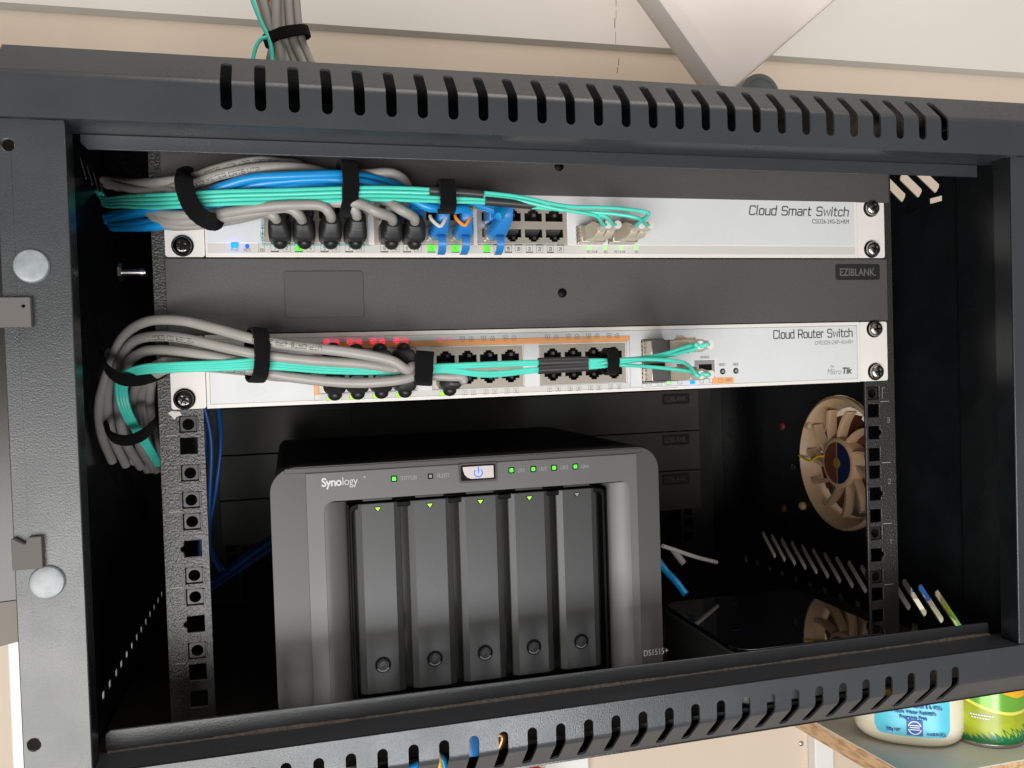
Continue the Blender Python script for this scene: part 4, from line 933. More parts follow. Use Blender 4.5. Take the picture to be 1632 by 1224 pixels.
def fibre(label, Ps, sleeve, cageb, L1, L2, dark, boots, text=None, r=1.12):
    o = thing('fibre_cable', label, 'fibre cable', tuple(pix(Ps[0])[0]), FU)
    ends = lc_connector(o, *cageb, YS, L1, L2, dark, boots)
    for i, (P, e) in enumerate(zip(Ps, ends)):
        pts = pix(P)+[e+Vector((-4, -1.5, 0)), e+Vector((0, 1.5, 0))]
        MB().tube(pts, r, 10, 7).build('jacket', 'aqua', o)
        if text and i == 0: t = MB(); on_tube(t, pts, r*1.03, *text); t.build('jacket_print', 'print', o)
    if sleeve:
        MB().tube(pix(sleeve[0]), lambda t: sleeve[1], 14, 4, .01).build('heat_shrink', 'shrink', o, ang=50)
    return o
YF = -42
def fl(off, Yo=0):  # the four parallel strands of the upper bundle
    return [(150+off*.8, 303+off*.3, 110), (166, 316+off*.55, 62+Yo), (198, 313+off*.8, 22+Yo), (240, 311+off, -12+Yo), (290, 309+off, YF+4), (360, 305+off, YF), (450, 303+off*.97, YF), (545, 300+off*.97, YF), (600, 299+off*.96, YF), (660, 300.5+off*.95, YF)]
fibre('aqua fibre pair through the left black sleeve to the right transceiver of the upper switch', [fl(0)+[(720, 304, YF), (772, 307, YF), (830, 314, YF-2), (900, 328, YF-8), (970, 331, YF-14), (1012, 335, YF-20), (1034, 341, YF-20)], fl(6.8)+[(720, 309, YF), (772, 312, YF), (830, 320, YF-2), (900, 335, YF-8), (970, 340, YF-14), (1015, 347, YF-18)]],
      ([(684, 303.5, YF-.5), (710, 305, YF-.5), (740, 307, YF-.5), (770, 309.5, YF-.5)], 2.7), sf1[1], 8, 22, False, (0, 12), ('MM OM3 LSZH - 50/125UM 0125004', 62, 1.5, .3, False, .18))
fibre('aqua fibre pair through the lower black sleeve to the left transceiver of the upper switch', [fl(13.4)+[(720, 316, YF), (772, 318, YF), (830, 324, YF), (870, 330, YF-4), (915, 337, YF-10), (950, 344, YF-12)], fl(20.0)+[(720, 321.5, YF), (772, 323, YF), (830, 329, YF), (880, 333, YF-4), (930, 339, YF-8), (965, 345, YF-12)]],
      ([(773, 320.5, YF-.5), (800, 322.5, YF-.5), (830, 325, YF-.5), (861, 328, YF-.5)], 2.7), sf1[0], 8, 22, False, (0, 12))
YG = -38
def fg(off, Yo=0):
    return [(250+off*.6, 742-off*.1, 40), (222+off*.9, 700, 22), (196+off, 660, 6), (186+off*1.1, 625, 0), (192+off*.9, 598+off*.2, -8), (225, 584+off*.75, -18), (275, 580+off*.8, -26), (350, 577+off*.85, YG+6), (430, 573+off, YG), (520, 580+off*.95, YG), (600, 584+off*.8, YG), (650, 584+off*.8, YG), (710, 582+off*.75, YG)]
zq = [at(1050, y, -20).z for y in (566, 542, 608, 586)]; cU = (sfx[0]+.5, sfx[1]-.5, zq[0], zq[1]); cL = (sfx[0]+.5, sfx[1]-.5, zq[2], zq[3])
fibre('pair of aqua fibres rising to the top transceiver of the lower switch', [fg(0)+[(780, 579, YG), (860, 576, YG), (940, 574, YG), (990, 573, YG-4), (1050, 566, YG-16), (1100, 551, YG-34)], fg(5)+[(780, 583, YG), (860, 580, YG), (940, 578, YG), (990, 577, YG-4), (1050, 570, YG-16), (1100, 558, YG-34)]],
      ([(858, 577.5, YG-.5), (885, 576.5, YG-.5), (910, 575.8, YG-.5), (936, 575, YG-.5)], 2.75), cU, 38, 26, True, (0, 10), None)
fibre('pair of aqua fibres dipping to the bottom transceiver of the lower switch', [fg(9)+[(780, 594, YG), (860, 587, YG), (940, 582, YG), (990, 573.5, YG-6), (1040, 573, YG-18), (1090, 578, YG-32)], fg(13.5)+[(780, 599, YG), (860, 591, YG), (940, 586, YG), (990, 582, YG-4), (1040, 585, YG-18), (1095, 591, YG-32)]],
      ([(858, 589, YG-.5), (885, 587.5, YG-.5), (910, 586, YG-.5), (936, 584.5, YG-.5)], 2.75), cL, 38, 26, True, (0, 10), None)
# lower switch grey cables
zr2 = zb_2
patch('grey cable arching highest over the lower switch, plugged in port two', [(180, 735, 60), (163, 690, 40), (160, 640, 26), (176, 580, 14), (198, 535, 6), (235, 512, -6), (290, 512, -20), (345, 525, -32), (410, 542, -40), (480, 552, -44), (560, 562, -46), (620, 575, -46), (648, 588, -44)], R6, 'greyc', GL, cA2[3], zt_2-1, False, 3, -4, ('UTP CAT6 4PR 23AWG', 190, 2.4, .1, True, .34, 1.6))
patch('grey cable second from the top over the lower switch, printed with METER', [(200, 742, 60), (178, 690, 40), (172, 630, 24), (186, 580, 12), (212, 545, 2), (250, 536, -12), (300, 540, -24), (360, 554, -34), (420, 565, -38), (500, 573, -40), (580, 580, -40), (640, 590, -36)], R6, 'greyc', GL, cA2[2], zt_2-1, False, 3, -5, ('METER 0D 0300111', 118, 2.6, -.35, True, .34, 1.6))
patch('grey cable third from the top over the lower switch', [(225, 745, 66), (200, 700, 40), (188, 640, 26), (196, 590, 10), (224, 562, 0), (262, 558, -14), (320, 564, -26), (380, 576, -30), (440, 586, -32), (500, 590, -30), (540, 584, -20)], R6, 'greyc', GL, cA2[1], zt_2-1, False, 0, -1, ln=20, fwd=.1)
patch('grey cable lowest on the lower switch, bulging below the aqua fibres, printed with digits', [(245, 745, 70), (222, 700, 44), (212, 640, 30), (226, 600, 12), (262, 578, -12), (320, 582, -22), (400, 590, -32), (460, 600, -36), (520, 608, -38), (575, 611, -40), (630, 607, -42), (662, 598, -40)], R6, 'greyc', GL, cA2[3], zr2, True, 2, 5, ('65300 3E1', 150, 2.6, -.5, True, .34, 1.6))
for i in (0, 1, 2):
    lbs = ('grey cable with a dark boot in the bottom left port of the lower switch', 'grey cable with a dark boot in the second bottom port of the lower switch', 'grey cable with a dark boot in the third bottom port of the lower switch')
    patch(lbs[i], [(250-8*i, 748, 80), (236-8*i, 700, 50), (232-6*i, 640, 36), (250, 596, 8), (300, 584, -12), (380, 590, -22), (430+18*i, 598, -20), (490+30*i, 603, -16)], R6-.1, 'greyc', GL, cA2[i], zr2, True, -1, 1, ln=20, fwd=0)
patch('grey cable with a dark boot in the top left port of the lower switch', [(260, 740, 84), (240, 660, 44), (246, 590, 16), (290, 572, -8), (370, 572, -22), (450, 576, -24), (500, 578, -22)], R6-.1, 'greyc', GL, cA2[0], zt_2, False, 0, -1, ln=23, fwd=.15)
patch('short grey cable leaving the single plug in the middle block of the lower switch', [(640, 600, -34), (680, 600, -34), (715, 601, -36), (735, 603, -36), (738, 608, -36)], R6-.4, 'greyc', GL, cB2[0], zr2, True, 2, 2, ln=26)
# loops of cable hanging in the side space
for i, P in enumerate(([(176, 560, 30), (164, 610, 40), (166, 680, 50), (190, 720, 62), (224, 738, 70), (262, 735, 90)], [(230, 610, 50), (216, 660, 54), (226, 700, 66), (246, 726, 80), (270, 720, 110)], [(205, 600, 44), (192, 650, 50), (204, 700, 60), (232, 726, 74), (262, 728, 100)])):
    plain_cable('cable', ('outer grey cable looping down beside the left rail', 'inner grey cable looping down beside the left rail', 'middle grey cable looping down beside the left rail')[i], P, R6, 'greyc', 'grey cables looping beside the left rail')

# velcro ties
def velcro(label, px, py, Y, hz, hy, wd, tilt=0.0, tail=None, yaw=0.0, fuzz=.25):
    c = at(px, py, Y); n = 44; mbv = MB(); L = []
    ax = Vector((math.cos(tilt), 0, math.sin(tilt))); ax = (Matrix.Rotation(yaw, 3, 'Z') @ ax)
    up = Vector((-math.sin(tilt), 0, math.cos(tilt))); up = Matrix.Rotation(yaw, 3, 'Z') @ up; fw = ax.cross(up); t = 1.5
    for k in range(n):
        a = 2*math.pi*k/n; ca, sa = math.cos(a), math.sin(a)
        p = c+up*(hz*math.copysign(abs(sa)**.85, sa))+fw*(hy*math.copysign(abs(ca)**.85, ca)); nn = (up*sa/hz+fw*ca/hy).normalized()
        w1, w2 = wd/2+random.uniform(-fuzz, fuzz), wd/2+random.uniform(-fuzz, fuzz); tt = t+random.uniform(-.15, .25)
        L.append([p-ax*w1, p-ax*w1*.93+nn*tt, p+nn*(tt+.15), p+ax*w2*.93+nn*tt, p+ax*w2, p-nn*.1])
    mbv.loops(L, close=True)
    if tail:
        q = [Vector(v) for v in tail]; T = []
        for i, p in enumerate(q):
            T.append([p-ax*wd*.46, p-ax*wd*.4-fw*1.2, p+ax*wd*.4-fw*1.2, p+ax*wd*.46])
        mbv.loops(T)
    o = mbv.build('velcro_tie', 'velcro', ang=60); return tag(o, label, 'cable tie', 'black velcro cable ties')
velcro('black velcro tie leaning round the upper bundle at its left end', 305, 317, -30, 18.5, 13, 10, tilt=.5) if False else None
def strap(label, P, w=9.0, t=1.5):
    pts = catmull(pix(P), 7); T, N = frames(pts); L = []
    for p, tt in zip(pts, T):
        n_ = (CP-p); n_ = (n_-tt*n_.dot(tt)).normalized(); sd = tt.cross(n_); a, b_ = w/2+random.uniform(-.2, .2), w/2+random.uniform(-.2, .2)
        L.append([p-sd*a, p-sd*a*.92+n_*t, p+n_*(t+.2), p+sd*b_*.92+n_*t, p+sd*b_, p-n_*.2])
    b = MB(); b.loops(L); tag(b.build('velcro_tie', 'velcro', ang=60), label, 'cable tie', 'black velcro cable ties')
strap('black velcro tie leaning round the upper bundle at its left end', [(303, 280, -18), (295, 279, -34), (293, 288, -46), (296, 306, -50), (303, 324, -51), (314, 340, -49), (328, 350, -44), (341, 354, -36), (344, 350, -24)], 9.5)
velcro('black velcro tie upright round the upper bundle, above the booted plugs', 552, 301, -32, 14.5, 13, 9.5, tilt=-.03, yaw=.12)
velcro('small black velcro tie on the aqua fibres above the blue plugs', 711, 313, -42, 8.3, 6.5, 9.5, tilt=0.02)
velcro('black velcro tie upright round the left part of the lower bundle', 409, 566, -34, 13.8, 12, 8.6, tilt=-.06, yaw=.28)
velcro('black velcro tie round the lower bundle just left of the middle port block', 676, 587, -38, 8.6, 9.5, 10.5, tilt=-.1, yaw=-.15)
velcro('small black velcro tie on the aqua fibres near the right port block', 972, 576, -38, 6.8, 6, 7.5, tilt=0.0)
velcro('black velcro tie ringing the cable loop beside the left rail, upper one', 208, 600, 20, 3.8, 19, 3.5, tilt=0, yaw=0) if False else None
def loop_tie(label, P, w=3.4, t=1.6):
    pts = catmull(pix(P), 6); T, N = frames(pts); L = []
    for p, tt in zip(pts, T):
        up = Vector((0, 0, 1)); up = (up-tt*up.dot(tt)).normalized(); fw = tt.cross(up)
        L.append([p+up*w+fw*.0, p+fw*t, p-up*w, p-fw*t])
    b = MB(); b.loops(L); tag(b.build('velcro_tie', 'velcro', ang=60), label, 'cable tie', 'black velcro cable ties')
loop_tie('black velcro tie curving round the cable loop beside the left rail, upper one', [(160, 560, 20), (168, 585, -2), (190, 603, -14), (218, 606, -16), (248, 598, -8), (262, 590, 6)])
loop_tie('black velcro tie curving round the cable loop beside the left rail, lower one', [(168, 672, 36), (176, 694, 14), (200, 702, 2), (226, 694, 0), (246, 676, 8), (254, 664, 20)], 3.2)
# blue cables inside, behind the left rail
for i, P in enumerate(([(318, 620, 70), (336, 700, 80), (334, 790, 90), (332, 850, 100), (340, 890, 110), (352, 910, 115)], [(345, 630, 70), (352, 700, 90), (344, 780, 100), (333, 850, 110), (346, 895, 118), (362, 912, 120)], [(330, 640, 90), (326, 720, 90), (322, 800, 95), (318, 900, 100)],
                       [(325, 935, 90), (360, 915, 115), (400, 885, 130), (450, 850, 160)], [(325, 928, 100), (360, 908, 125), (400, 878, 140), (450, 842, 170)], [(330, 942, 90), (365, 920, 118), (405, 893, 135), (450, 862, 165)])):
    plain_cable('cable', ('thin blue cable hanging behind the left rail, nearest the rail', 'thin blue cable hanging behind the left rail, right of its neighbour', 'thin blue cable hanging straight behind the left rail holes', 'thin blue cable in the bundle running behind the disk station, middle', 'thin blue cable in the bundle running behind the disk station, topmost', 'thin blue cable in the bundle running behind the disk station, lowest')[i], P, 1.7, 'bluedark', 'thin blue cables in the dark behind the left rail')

# =============================================================================== DISK STATION
nas = thing('disk_station', 'dark grey five bay disk station standing on the cabinet floor', 'disk station', (-64, 100, -180))
YN = -8.0
X0, X1, ZT, ZB = -188.0, 60.0, -21.8, -176.0
def px_(x, y=850): return at(x, y, YN).x
xo0, xo1 = px_(518), px_(1006); xr0, xr1 = px_(557), px_(968)
zo1 = at(750, 784, YN).z; zo0 = -169.5
fs = MB(); fs.plate(rrect(X0, X1, ZB, ZT, 15, 8), [rrect(xo0-1, xo1+1, zo0-1, zo1+1, 7, 6)], FXZ(YN+.7), 14); fs.build('front_bezel', 'nasside', nas, bevel=1.6, seg=3, ang=50)
xs0, xs1 = px_(490), px_(1018)
fc = MB(); fc.plate([(xs0, ZB+1.5), (xs1, ZB+1.5), (xs1, ZT-4.2), (xs0, ZT-4.2)], [rrect(xo0, xo1, zo0, zo1, 6, 6)], FXZ(YN), .65); face = fc.build('face_plate', 'nas', nas, bevel=.25)
MB().box(xs0-12, xs1+4, YN+.3, YN+2, ZT-3.9, ZT-.6).build('top_trim', 'nasside', nas, bevel=.5)
# recess: side cheeks curve inwards, black well behind the trays
for a, b in ((xo0, xr0), (xo1, xr1)):
    c = MB(); L = []
    for k in range(9):
        t = k/8; x = a+(b-a)*t; y = YN+.3+9*(t**1.8); L.append([Vector((x, y, zo1-.2-1.5*t)), Vector((x, y, zo0)), Vector((x, y+1.2, zo0)), Vector((x, y+1.2, zo1-.2-1.5*t))])
    c.loops(L); c.build('recess_cheek', 'nas', nas, ang=60)
c = MB(); c.box(xo0-.5, xo1+.5, YN+16, YN+17, zo0-.5, zo1+.5); c.box(xr0-.8, xr0, YN+1, YN+16, zo0, zo1-3) ; c.box(xr1, xr1+.8, YN+1, YN+16, zo0, zo1-3)
c.prism([(YN+1, zo1), (YN+16, zo1), (YN+16, zo1-3)], lambda u, v, d: Vector((xo0+d, u, v)), 0, xo1-xo0); c.build('recess', 'nasblack', nas)
c = MB(); c.plate(rrect(xr0, xr1, zo0+.5, zo1-3.2, 4, 5), [rrect(xr0+2.2, xr1-2.2, zo0+2.5, zo1-6.4, 3, 5)], FXZ(YN+2.4), 8); c.build('recess_frame', 'nasblack', nas, bevel=.6)
trx = [(568, 639), (651, 724), (731, 802), (808, 879), (886, 958)]
lx = [601, 684, 763, 840, 916]; ly = [813, 806, 800, 794, 788]
kx = [609, 692, 769, 848, 922]; ky = [1063, 1053, 1044, 1034, 1023]
cent = [(px_(a)+px_(b))/2 for a, b in trx]; cent = [cent[0]+(cent[4]-cent[0])*i/4 for i in range(5)]; tw = (px_(802)-px_(731))/2-.35
ztr = at(760, 791, YN).z; zbr = -163.5
for i, x in enumerate(cent):
    poly = [(-tw, 2.6), (-tw, 1.6), (-tw+.6, 1.2), (-tw+4.2, -.6), (tw-4.2, -.6), (tw-.6, 1.2), (tw, 1.6), (tw, 2.6)]
    t = MB(); t.prism(poly, lambda u, v, d: Vector((x+u, YN+2+v, ztr+d)), 0, zbr-ztr)
    tr_ = t.build('drive_tray', 'tray', nas, bevel=0.5, seg=2, smooth=False, label='drive tray, number %s of five from the left' % ('one', 'two', 'three', 'four', 'five')[i])
    h = MB(); h.prism(rrect(x-tw+5, x+tw-5, ztr+1.6, ztr+2.7, .4, 2), FXZ(YN+1.6), 0, 3); h.build('handle_lip', 'badge', tr_)
    zl = -50.2
    tri = MB(); tri.prism([(x-2.3, zl+1.3), (x+2.3, zl+1.3), (x+1.5, zl-.6), (x, zl-1.9), (x-1.5, zl-.6)], FXZ(YN+1.25), 0, .3); tri.build('lamp_surround', 'nasblack', tr_)
    tri = MB(); tri.prism([(x-1.7, zl+.9), (x+1.7, zl+.9), (x, zl-1.4)], FXZ(YN+1.1), 0, .3); tri.build('lamp', 'greeny' if i < 4 else 'off', tr_)
    zk = -146.0
    lk = MB(); lk.mi = 1; lk.lathe((x, YN+1.35, zk), (0, -1, 0), [(4.9, 0), (4.9, .35), (3.5, .4), (3.5, .05)], 30, cap=False); lk.mi = 0
    lk.lathe((x, YN+1.2, zk), (0, -1, 0), [(2.9, 0), (2.9, .5), (2.5, .8), (1.7, .8), (1.6, -.6), (.2, -.6)], 26); lk.box(x-.45, x+.45, YN+.8, YN+1.3, zk-8.2, zk-6.2); lk.build('lock', ['tray', 'nasblack'], tr_)
    cr_ = MB(); pts = [(x+3.8*math.cos(a), zk+3.8*math.sin(a)) for a in [math.radians(q) for q in range(215, 330, 10)]]; ribbons(cr_, [pts], FXZ(YN+.9), .75); cr_.build('lock_edge', 'off', tr_)
# body
b_ = MB(); b_.prism([(X0+3, ZB+2), (X1-2, ZB+2), (X1-2, ZT-5), (X1-6, ZT-1.2), (X0+7, ZT-1.2), (X0+3, ZT-5)], FXZ(YN+14.8), 0, 213); b_.build('body', 'nasbody', nas, bevel=1)
ds = MB()
for _ in range(60):
    x_, y_ = random.uniform(X0+12, X1-12), random.uniform(10, 190); r_ = random.uniform(.15, .45)
    ds.prism([(x_-r_, y_-r_*.5), (x_+r_, y_-r_*.3), (x_+r_*.6, y_+r_*.6), (x_-r_*.8, y_+r_*.4)], lambda u, v, d: Vector((u, v, ZT-1.17+d)), 0, .12)
so_ = ds.build('dust', 'off', nas, smooth=False); so_['kind'] = 'stuff'
ft = MB()
for x in (X0+25, X1-25):
    for y in (15, 190): ft.cyl((x, y, -182), (x, y, ZB+2), 9)
ft.build('foot', 'boot', nas)
# lettering and lamps
def npt(px, py): return at(px, py, YN)
q = npt(545, 773.6); ftext('logo_lettering', 'Syno', q.x, q.z, 5.0, YN-.02, 'lettr', nas, 'RIGHT', bold=.17, sx=.92, spacing=.92)
q = npt(545, 773.5); ftext('logo_lettering', 'logy', q.x, q.z, 5.0, YN-.02, 'lettr', nas, 'LEFT', bold=-.05, sx=.85, spacing=.95)
q = npt(581, 760); ring = MB(); ring.lathe((q.x, YN-.02, q.z), (0, -1, 0), [(.55, 0), (.55, .05), (.35, .05), (.35, 0)], 12, cap=False); ring.build('registered_mark', 'lettr', nas)
t = MB(); fn = FXZ(YN-.06)
for px, py, s_ in ((639, 765, 'STATUS'), (697, 761, 'ALERT')):
    q = npt(px, py); t = MB(); stext(t, s_, q.x, q.z, 2.1, fn, .3, 'l', sx=.9); t.build('small_lettering', 'lettd', nas)
for i, (px, py) in enumerate(((826, 752.5), (860, 750), (894, 748), (927, 746))):
    q = npt(px, py); t = MB(); stext(t, 'LAN%d' % (i+1), q.x, q.z, 2.1, fn, .28, 'l', sx=.72); t.build('small_lettering', 'lettd', nas)
for px, py, mt in ((628, 763, 'green'), (686, 759, 'off'), (815, 749.5, 'green'), (850, 747.5, 'green'), (883, 745.5, 'green'), (917, 743.5, 'green')):
    q = npt(px, py); c = MB(); s_ = 1.9 if mt != 'off' else 1.7; c.plate(rrect(q.x-s_, q.x+s_, q.z-s_, q.z+s_, .5, 3), [], FXZ(YN-.1), .2); so = c.build('lamp_surround', 'nasblack', nas)
    k = 1.15 if mt != 'off' else .9
    c = MB(); c.prism(rrect(q.x-k, q.x+k, q.z-k, q.z+k, .2, 2), FXZ(YN-.2), 0, .2); c.build('lamp', mt, so)
q = npt(762, 752.5)
c = MB(); c.plate(rrect(q.x-12.4, q.x+12.4, q.z-6.1, q.z+6.1, 1.5), [rrect(q.x-11.2, q.x+11.2, q.z-4.9, q.z+4.9, .8)], FXZ(YN-.5), .6); pbo = c.build('power_button', 'nasside', nas, bevel=.25)
c = MB(); c.prism(rrect(q.x-11, q.x+11, q.z-4.7, q.z+4.7, .8), FXZ(YN-.3), 0, .4); c.build('button_gap', 'nasblack', pbo)
c = MB(); pts = [(q.x-9.9, q.z+3.9), (q.x+9.9, q.z+3.9), (q.x+9.9, q.z-3.9), (q.x-4.5, q.z-3.9), (q.x-7, q.z-3.0), (q.x-8.8, q.z-1.0), (q.x-9.6, q.z+1.6)][::-1]; c.prism(pts, FXZ(YN-.75), 0, .5); c.build('button_cap', 'chrome', pbo, bevel=.2)
c = MB(); ribbons(c, [[(q.x+2.6*math.sin(math.radians(a)), q.z+2.6*math.cos(math.radians(a))-.3) for a in range(40, 325, 15)], [(q.x, q.z+3.2), (q.x, q.z-.2)]], FXZ(YN-.85), .6); c.build('power_mark', 'bluel', pbo)
q = npt(1026, 1046.5); ftext('model_lettering', 'DS1515+', q.x, q.z, 4.0, YN+.55, 'lettr', nas, 'LEFT', sx=.83)

# =============================================================================== GLOSS BLACK MEDIA BOX
bx = thing('mini_computer', 'low silver box with a glossy black top beside the disk station', 'mini computer', (144, 0, -181))
MB().prism(rrect(87, 201, -58, 58, 14, 8), lambda u, v, d: Vector((u, v, d)), -181, -149.5).build('case', 'alu', bx, bevel=1.2, seg=3)
MB().prism(rrect(88.2, 199.8, -56.8, 56.8, 13, 8), lambda u, v, d: Vector((u, v, d)), -149.4, -146.4).build('glass_top', 'gloss', bx, bevel=.8, seg=3)
q = atz(1175, 1004, -146.3); t = MB(); stext(t, 'HOT', q.x-4, q.y, 4, lambda u, v, d: Vector((u, v, -146.3-d)), .4, sx=.9) if False else t.box(q.x-4, q.x+4, q.y-.5, q.y+.5, -146.36, -146.3); t.build('status_mark', 'navy', bx)
# cables beside it
plain_cable('cable', 'white cable lying across the dark box', [(1056, 870, 70), (1080, 878, 75), (1110, 888, 80), (1142, 896, 90)], 1.6, 'whitec', None)
plain_cable('cable', 'bright blue cable coming from behind the disk station onto the dark box', [(1040, 880, 60), (1060, 908, 52), (1076, 925, 44), (1093, 947, 36)], 2.6, 'bluec', None)
o = MB(); o.tube(pix([(1072, 875, 90), (1082, 888, 86), (1090, 898, 84)]), 2.6, 10, 4); tag(o.build('cable_plug', 'whitec'), 'short white plug lying beside the white cable in the dark', 'plug')

# =============================================================================== FAN on the right wall
fan = thing('cooling_fan', 'tan and brown round cooling fan mounted on the right wall of the cabinet', 'fan', (290, 121, -119))
FC = Vector((290.6, 121, -60.3)); RO = 57.5
def fx(r, a, dep): return Vector((FC.x-dep, FC.y+r*math.cos(a), FC.z+r*math.sin(a)))   # dep = out of the wall into the cabinet
c = MB(); L = []
for k in range(72):
    a = 2*math.pi*k/72; flat = .0
    L.append([fx(RO+1.5, a, 0), fx(RO+1.5, a, 2.0), fx(RO-1, a, 3.2), fx(RO-8, a, -6), fx(RO-9, a, -14), fx(RO, a, -14)])
c.loops(L, close=True); c.build('frame_ring', 'tan', fan, ang=50)
hub = MB(); hub.lathe(FC, (-1, 0, 0), [(22, -12), (22, 2.2), (20.5, 3.2), (18.5, 3.2)], 48); hub.build('motor_hub', 'tan', fan)
st = MB(); st.lathe(FC, (-1, 0, 0), [(18.3, 3.2), (18.3, 3.4), (.1, 3.4)], 40); sto = st.build('hub_sticker', 'brown', fan)
st = MB(); poly = [(18.0*math.cos(math.radians(a)), 18.0*math.sin(math.radians(a))) for a in range(90, 271, 10)]; st.prism(poly, lambda u, v, d: Vector((FC.x-3.45-d, FC.y+u, FC.z+v)), 0, .15); st.build('sticker_half', 'navy', sto)
st = MB(); st.box(FC.x-3.8, FC.x-3.62, FC.y-.5, FC.y+.5, FC.z-18, FC.z+18); st.lathe(FC, (-1, 0, 0), [(4.6, 3.65), (4.6, 3.9), (.1, 3.9)], 24); st.build('sticker_line', 'gold', sto)
for k in range(11):   # stator vanes of the frame
    a0 = 2*math.pi*k/11+.35; v = MB(); L = []
    for j in range(9):
        t = j/8; r = 21.5+(RO-10-21.5)*t; a = a0+.34*t; w = (1.9+.9*t)*(1 if math.sin(a0) > .2 else 1.7); tw_ = .9
        tx, rz = Vector((0, -math.sin(a), math.cos(a))), Vector((-1, 0, 0)); p = fx(r, a, -.5)
        L.append([p-tx*w/2+rz*2, p+tx*w/2+rz*1.2, p+tx*(w/2+.8)-rz*7, p-tx*(w/2-.8)-rz*7])
    v.loops(L); v.build('vane', 'tan', fan)
for k in range(7):
    a0 = 2*math.pi*k/7; v = MB(); L = []
    for j in range(7):
        t = j/6; r = 21.5+(RO-14.5-21.5)*t; L.append([fx(r, a0+.2*t, -8.2), fx(r, a0+.48+.2*t, -9.5), fx(r, a0+.78+.2*t, -13.5), fx(r, a0+.78+.2*t, -14.3), fx(r, a0+.48+.2*t, -10.4), fx(r, a0+.2*t, -9.1)])
    v.loops(L); v.build('blade', 'brown', fan)
for (px, py) in ((1248, 679), (1250, 810)):
    q = atx(px, py, 291.5); r = MB(); r.lathe(q, (-1, 0, 0), [(4.2, 0), (4.2, 1.5), (3, 3), (.2, 3.2)], 16); r.build('mounting_pin', 'redrub', fan)
for (px, py) in ((1291, 678), (1281, 806)):
    q = atx(px, py, 291.5); r = MB(); r.lathe(q, (-1, 0, 0), [(4, 0), (4, 2.5), (2.5, 4), (.2, 4.2)], 16); r.build('mounting_pin', 'tan', fan)
cc_ = MB(); cc_.tube([fx(19, .25, 2.5), fx(28, .1, 4), fx(40, -.05, 4), fx(56, .02, 4)][::1], 1.0, 8, 5); cc_.build('fan_lead', 'yellow', fan)
q = atx(1265, 744, 290); r = MB(); r.lathe(q, (-1, 0, 0), [(3.2, 0), (3, 1.5), (.2, 2)], 14); r.build('wall_rivet', 'zinc', swr)

# =============================================================================== ABOVE THE CABINET
ap = thing('flat_antenna', 'square pinkish white antenna box standing on its corner above the cabinet', 'antenna', tuple(at(1158, 140, 190)))
A = at(1158, 152, 190); Bl = at(1050, 0, 190); Br = at(1336, 0, 190)
dl = (Bl-at(1137, 123, 190)).normalized(); dr = (Br-at(1190, 128, 190)).normalized(); side = 190
def corner_poly(r):
    P0 = A; P1 = A+dr*side; P2 = A+dr*side+dl*side; P3 = A+dl*side; pts = []
    V = [P0, P1, P2, P3]
    for i in range(4):
        p, a, b = V[i], V[i-1], V[(i+1) % 4]; u = (a-p).normalized(); w = (b-p).normalized()
        for k in range(7):
            t = k/6; pts.append(p+u*r*(1-t)**2+w*r*t**2)
    return [(v.x, v.z) for v in pts]
c = MB(); L = []
for off, Y, in ((3.0, 190), (1.0, 191.2), (0, 193.5), (0, 216)):
    pts = corner_poly(15); cx = sum(p[0] for p in pts)/len(pts); cz = sum(p[1] for p in pts)/len(pts); k = 1-off/95
    L.append([Vector((cx+(x-cx)*k, Y, cz+(z-cz)*k)) for x, z in pts])
c.loops(L); c.build('front_shell', 'apw', ap, ang=30)
c = MB(); c.prism([(A.x+(x-A.x)*.96+(3), A.z+(z-A.z)*.96+5) for x, z in corner_poly(15)], FXZ(216.2), 0, 12); c.build('back_shell', 'apw', ap)
q = at(1212, 152, 250); c = MB(); c.lathe((q.x, 250, q.z), (0, -1, 0), [(22, -20), (22, 0), (19, 1.5), (17, 1.5), (16.5, .2), (.2, .2)], 40)
tag(c.build('round_bracket', 'disc'), 'grey green round bracket peeping out right of the white antenna corner', 'bracket')
# cable bundle on top
def topc(label, P, r, matn, group='grey cables of the bundle above the cabinet', t=None): return plain_cable('cable', label, P, r, matn, group)
BY = 150
tops = [((425, 135), (440, 95), (436, 60), (412, -30)), ((462, 135), (448, 95), (438, 55), (424, -30)), ((471, 135), (455, 92), (444, 50), (440, -30)), ((484, 135), (466, 90), (452, 50), (448, -30)), ((500, 135), (480, 92), (464, 48), (458, -30)), ((515, 135), (492, 92), (477, 46), (470, -30)), ((420, 132), (430, 95), (432, 60), (404, -30))]
nm = ('leftmost grey cable of the bundle above the cabinet', 'second grey cable of the bundle above the cabinet', 'third grey cable of the bundle above the cabinet', 'fourth grey cable of the bundle above the cabinet', 'fifth grey cable of the bundle above the cabinet', 'rightmost grey cable of the bundle above the cabinet', 'rear grey cable of the bundle above the cabinet')
for i, P in enumerate(tops):
    yy = BY+(0 if i < 6 else 10)+(i % 2)*3
    topc(nm[i], [(x, y, yy) for x, y in P], 3.1, 'greyc')
topc('grey cable crossing in the middle of the bundle above the cabinet', [(452, 135, BY+6), (448, 90, BY-3), (441, 50, BY-5), (440, 10, BY-6), (441, -30, BY-6)], 3.1, 'greyc')
topc('thin aqua fibre along the left side of the bundle above the cabinet', [(436, 130, BY-6), (434, 95, BY-6), (430, 65, BY-6), (416, 35, BY-6), (402, 0, BY-6), (396, -25, BY-6)], 1.6, 'aqua', None)
topc('thin aqua fibre bowing out left of the bundle above the cabinet', [(401, 128, BY-6), (404, 90, BY-6), (412, 67, BY-6), (424, 60, BY-6), (440, 64, BY)], 1.5, 'aqua', None)
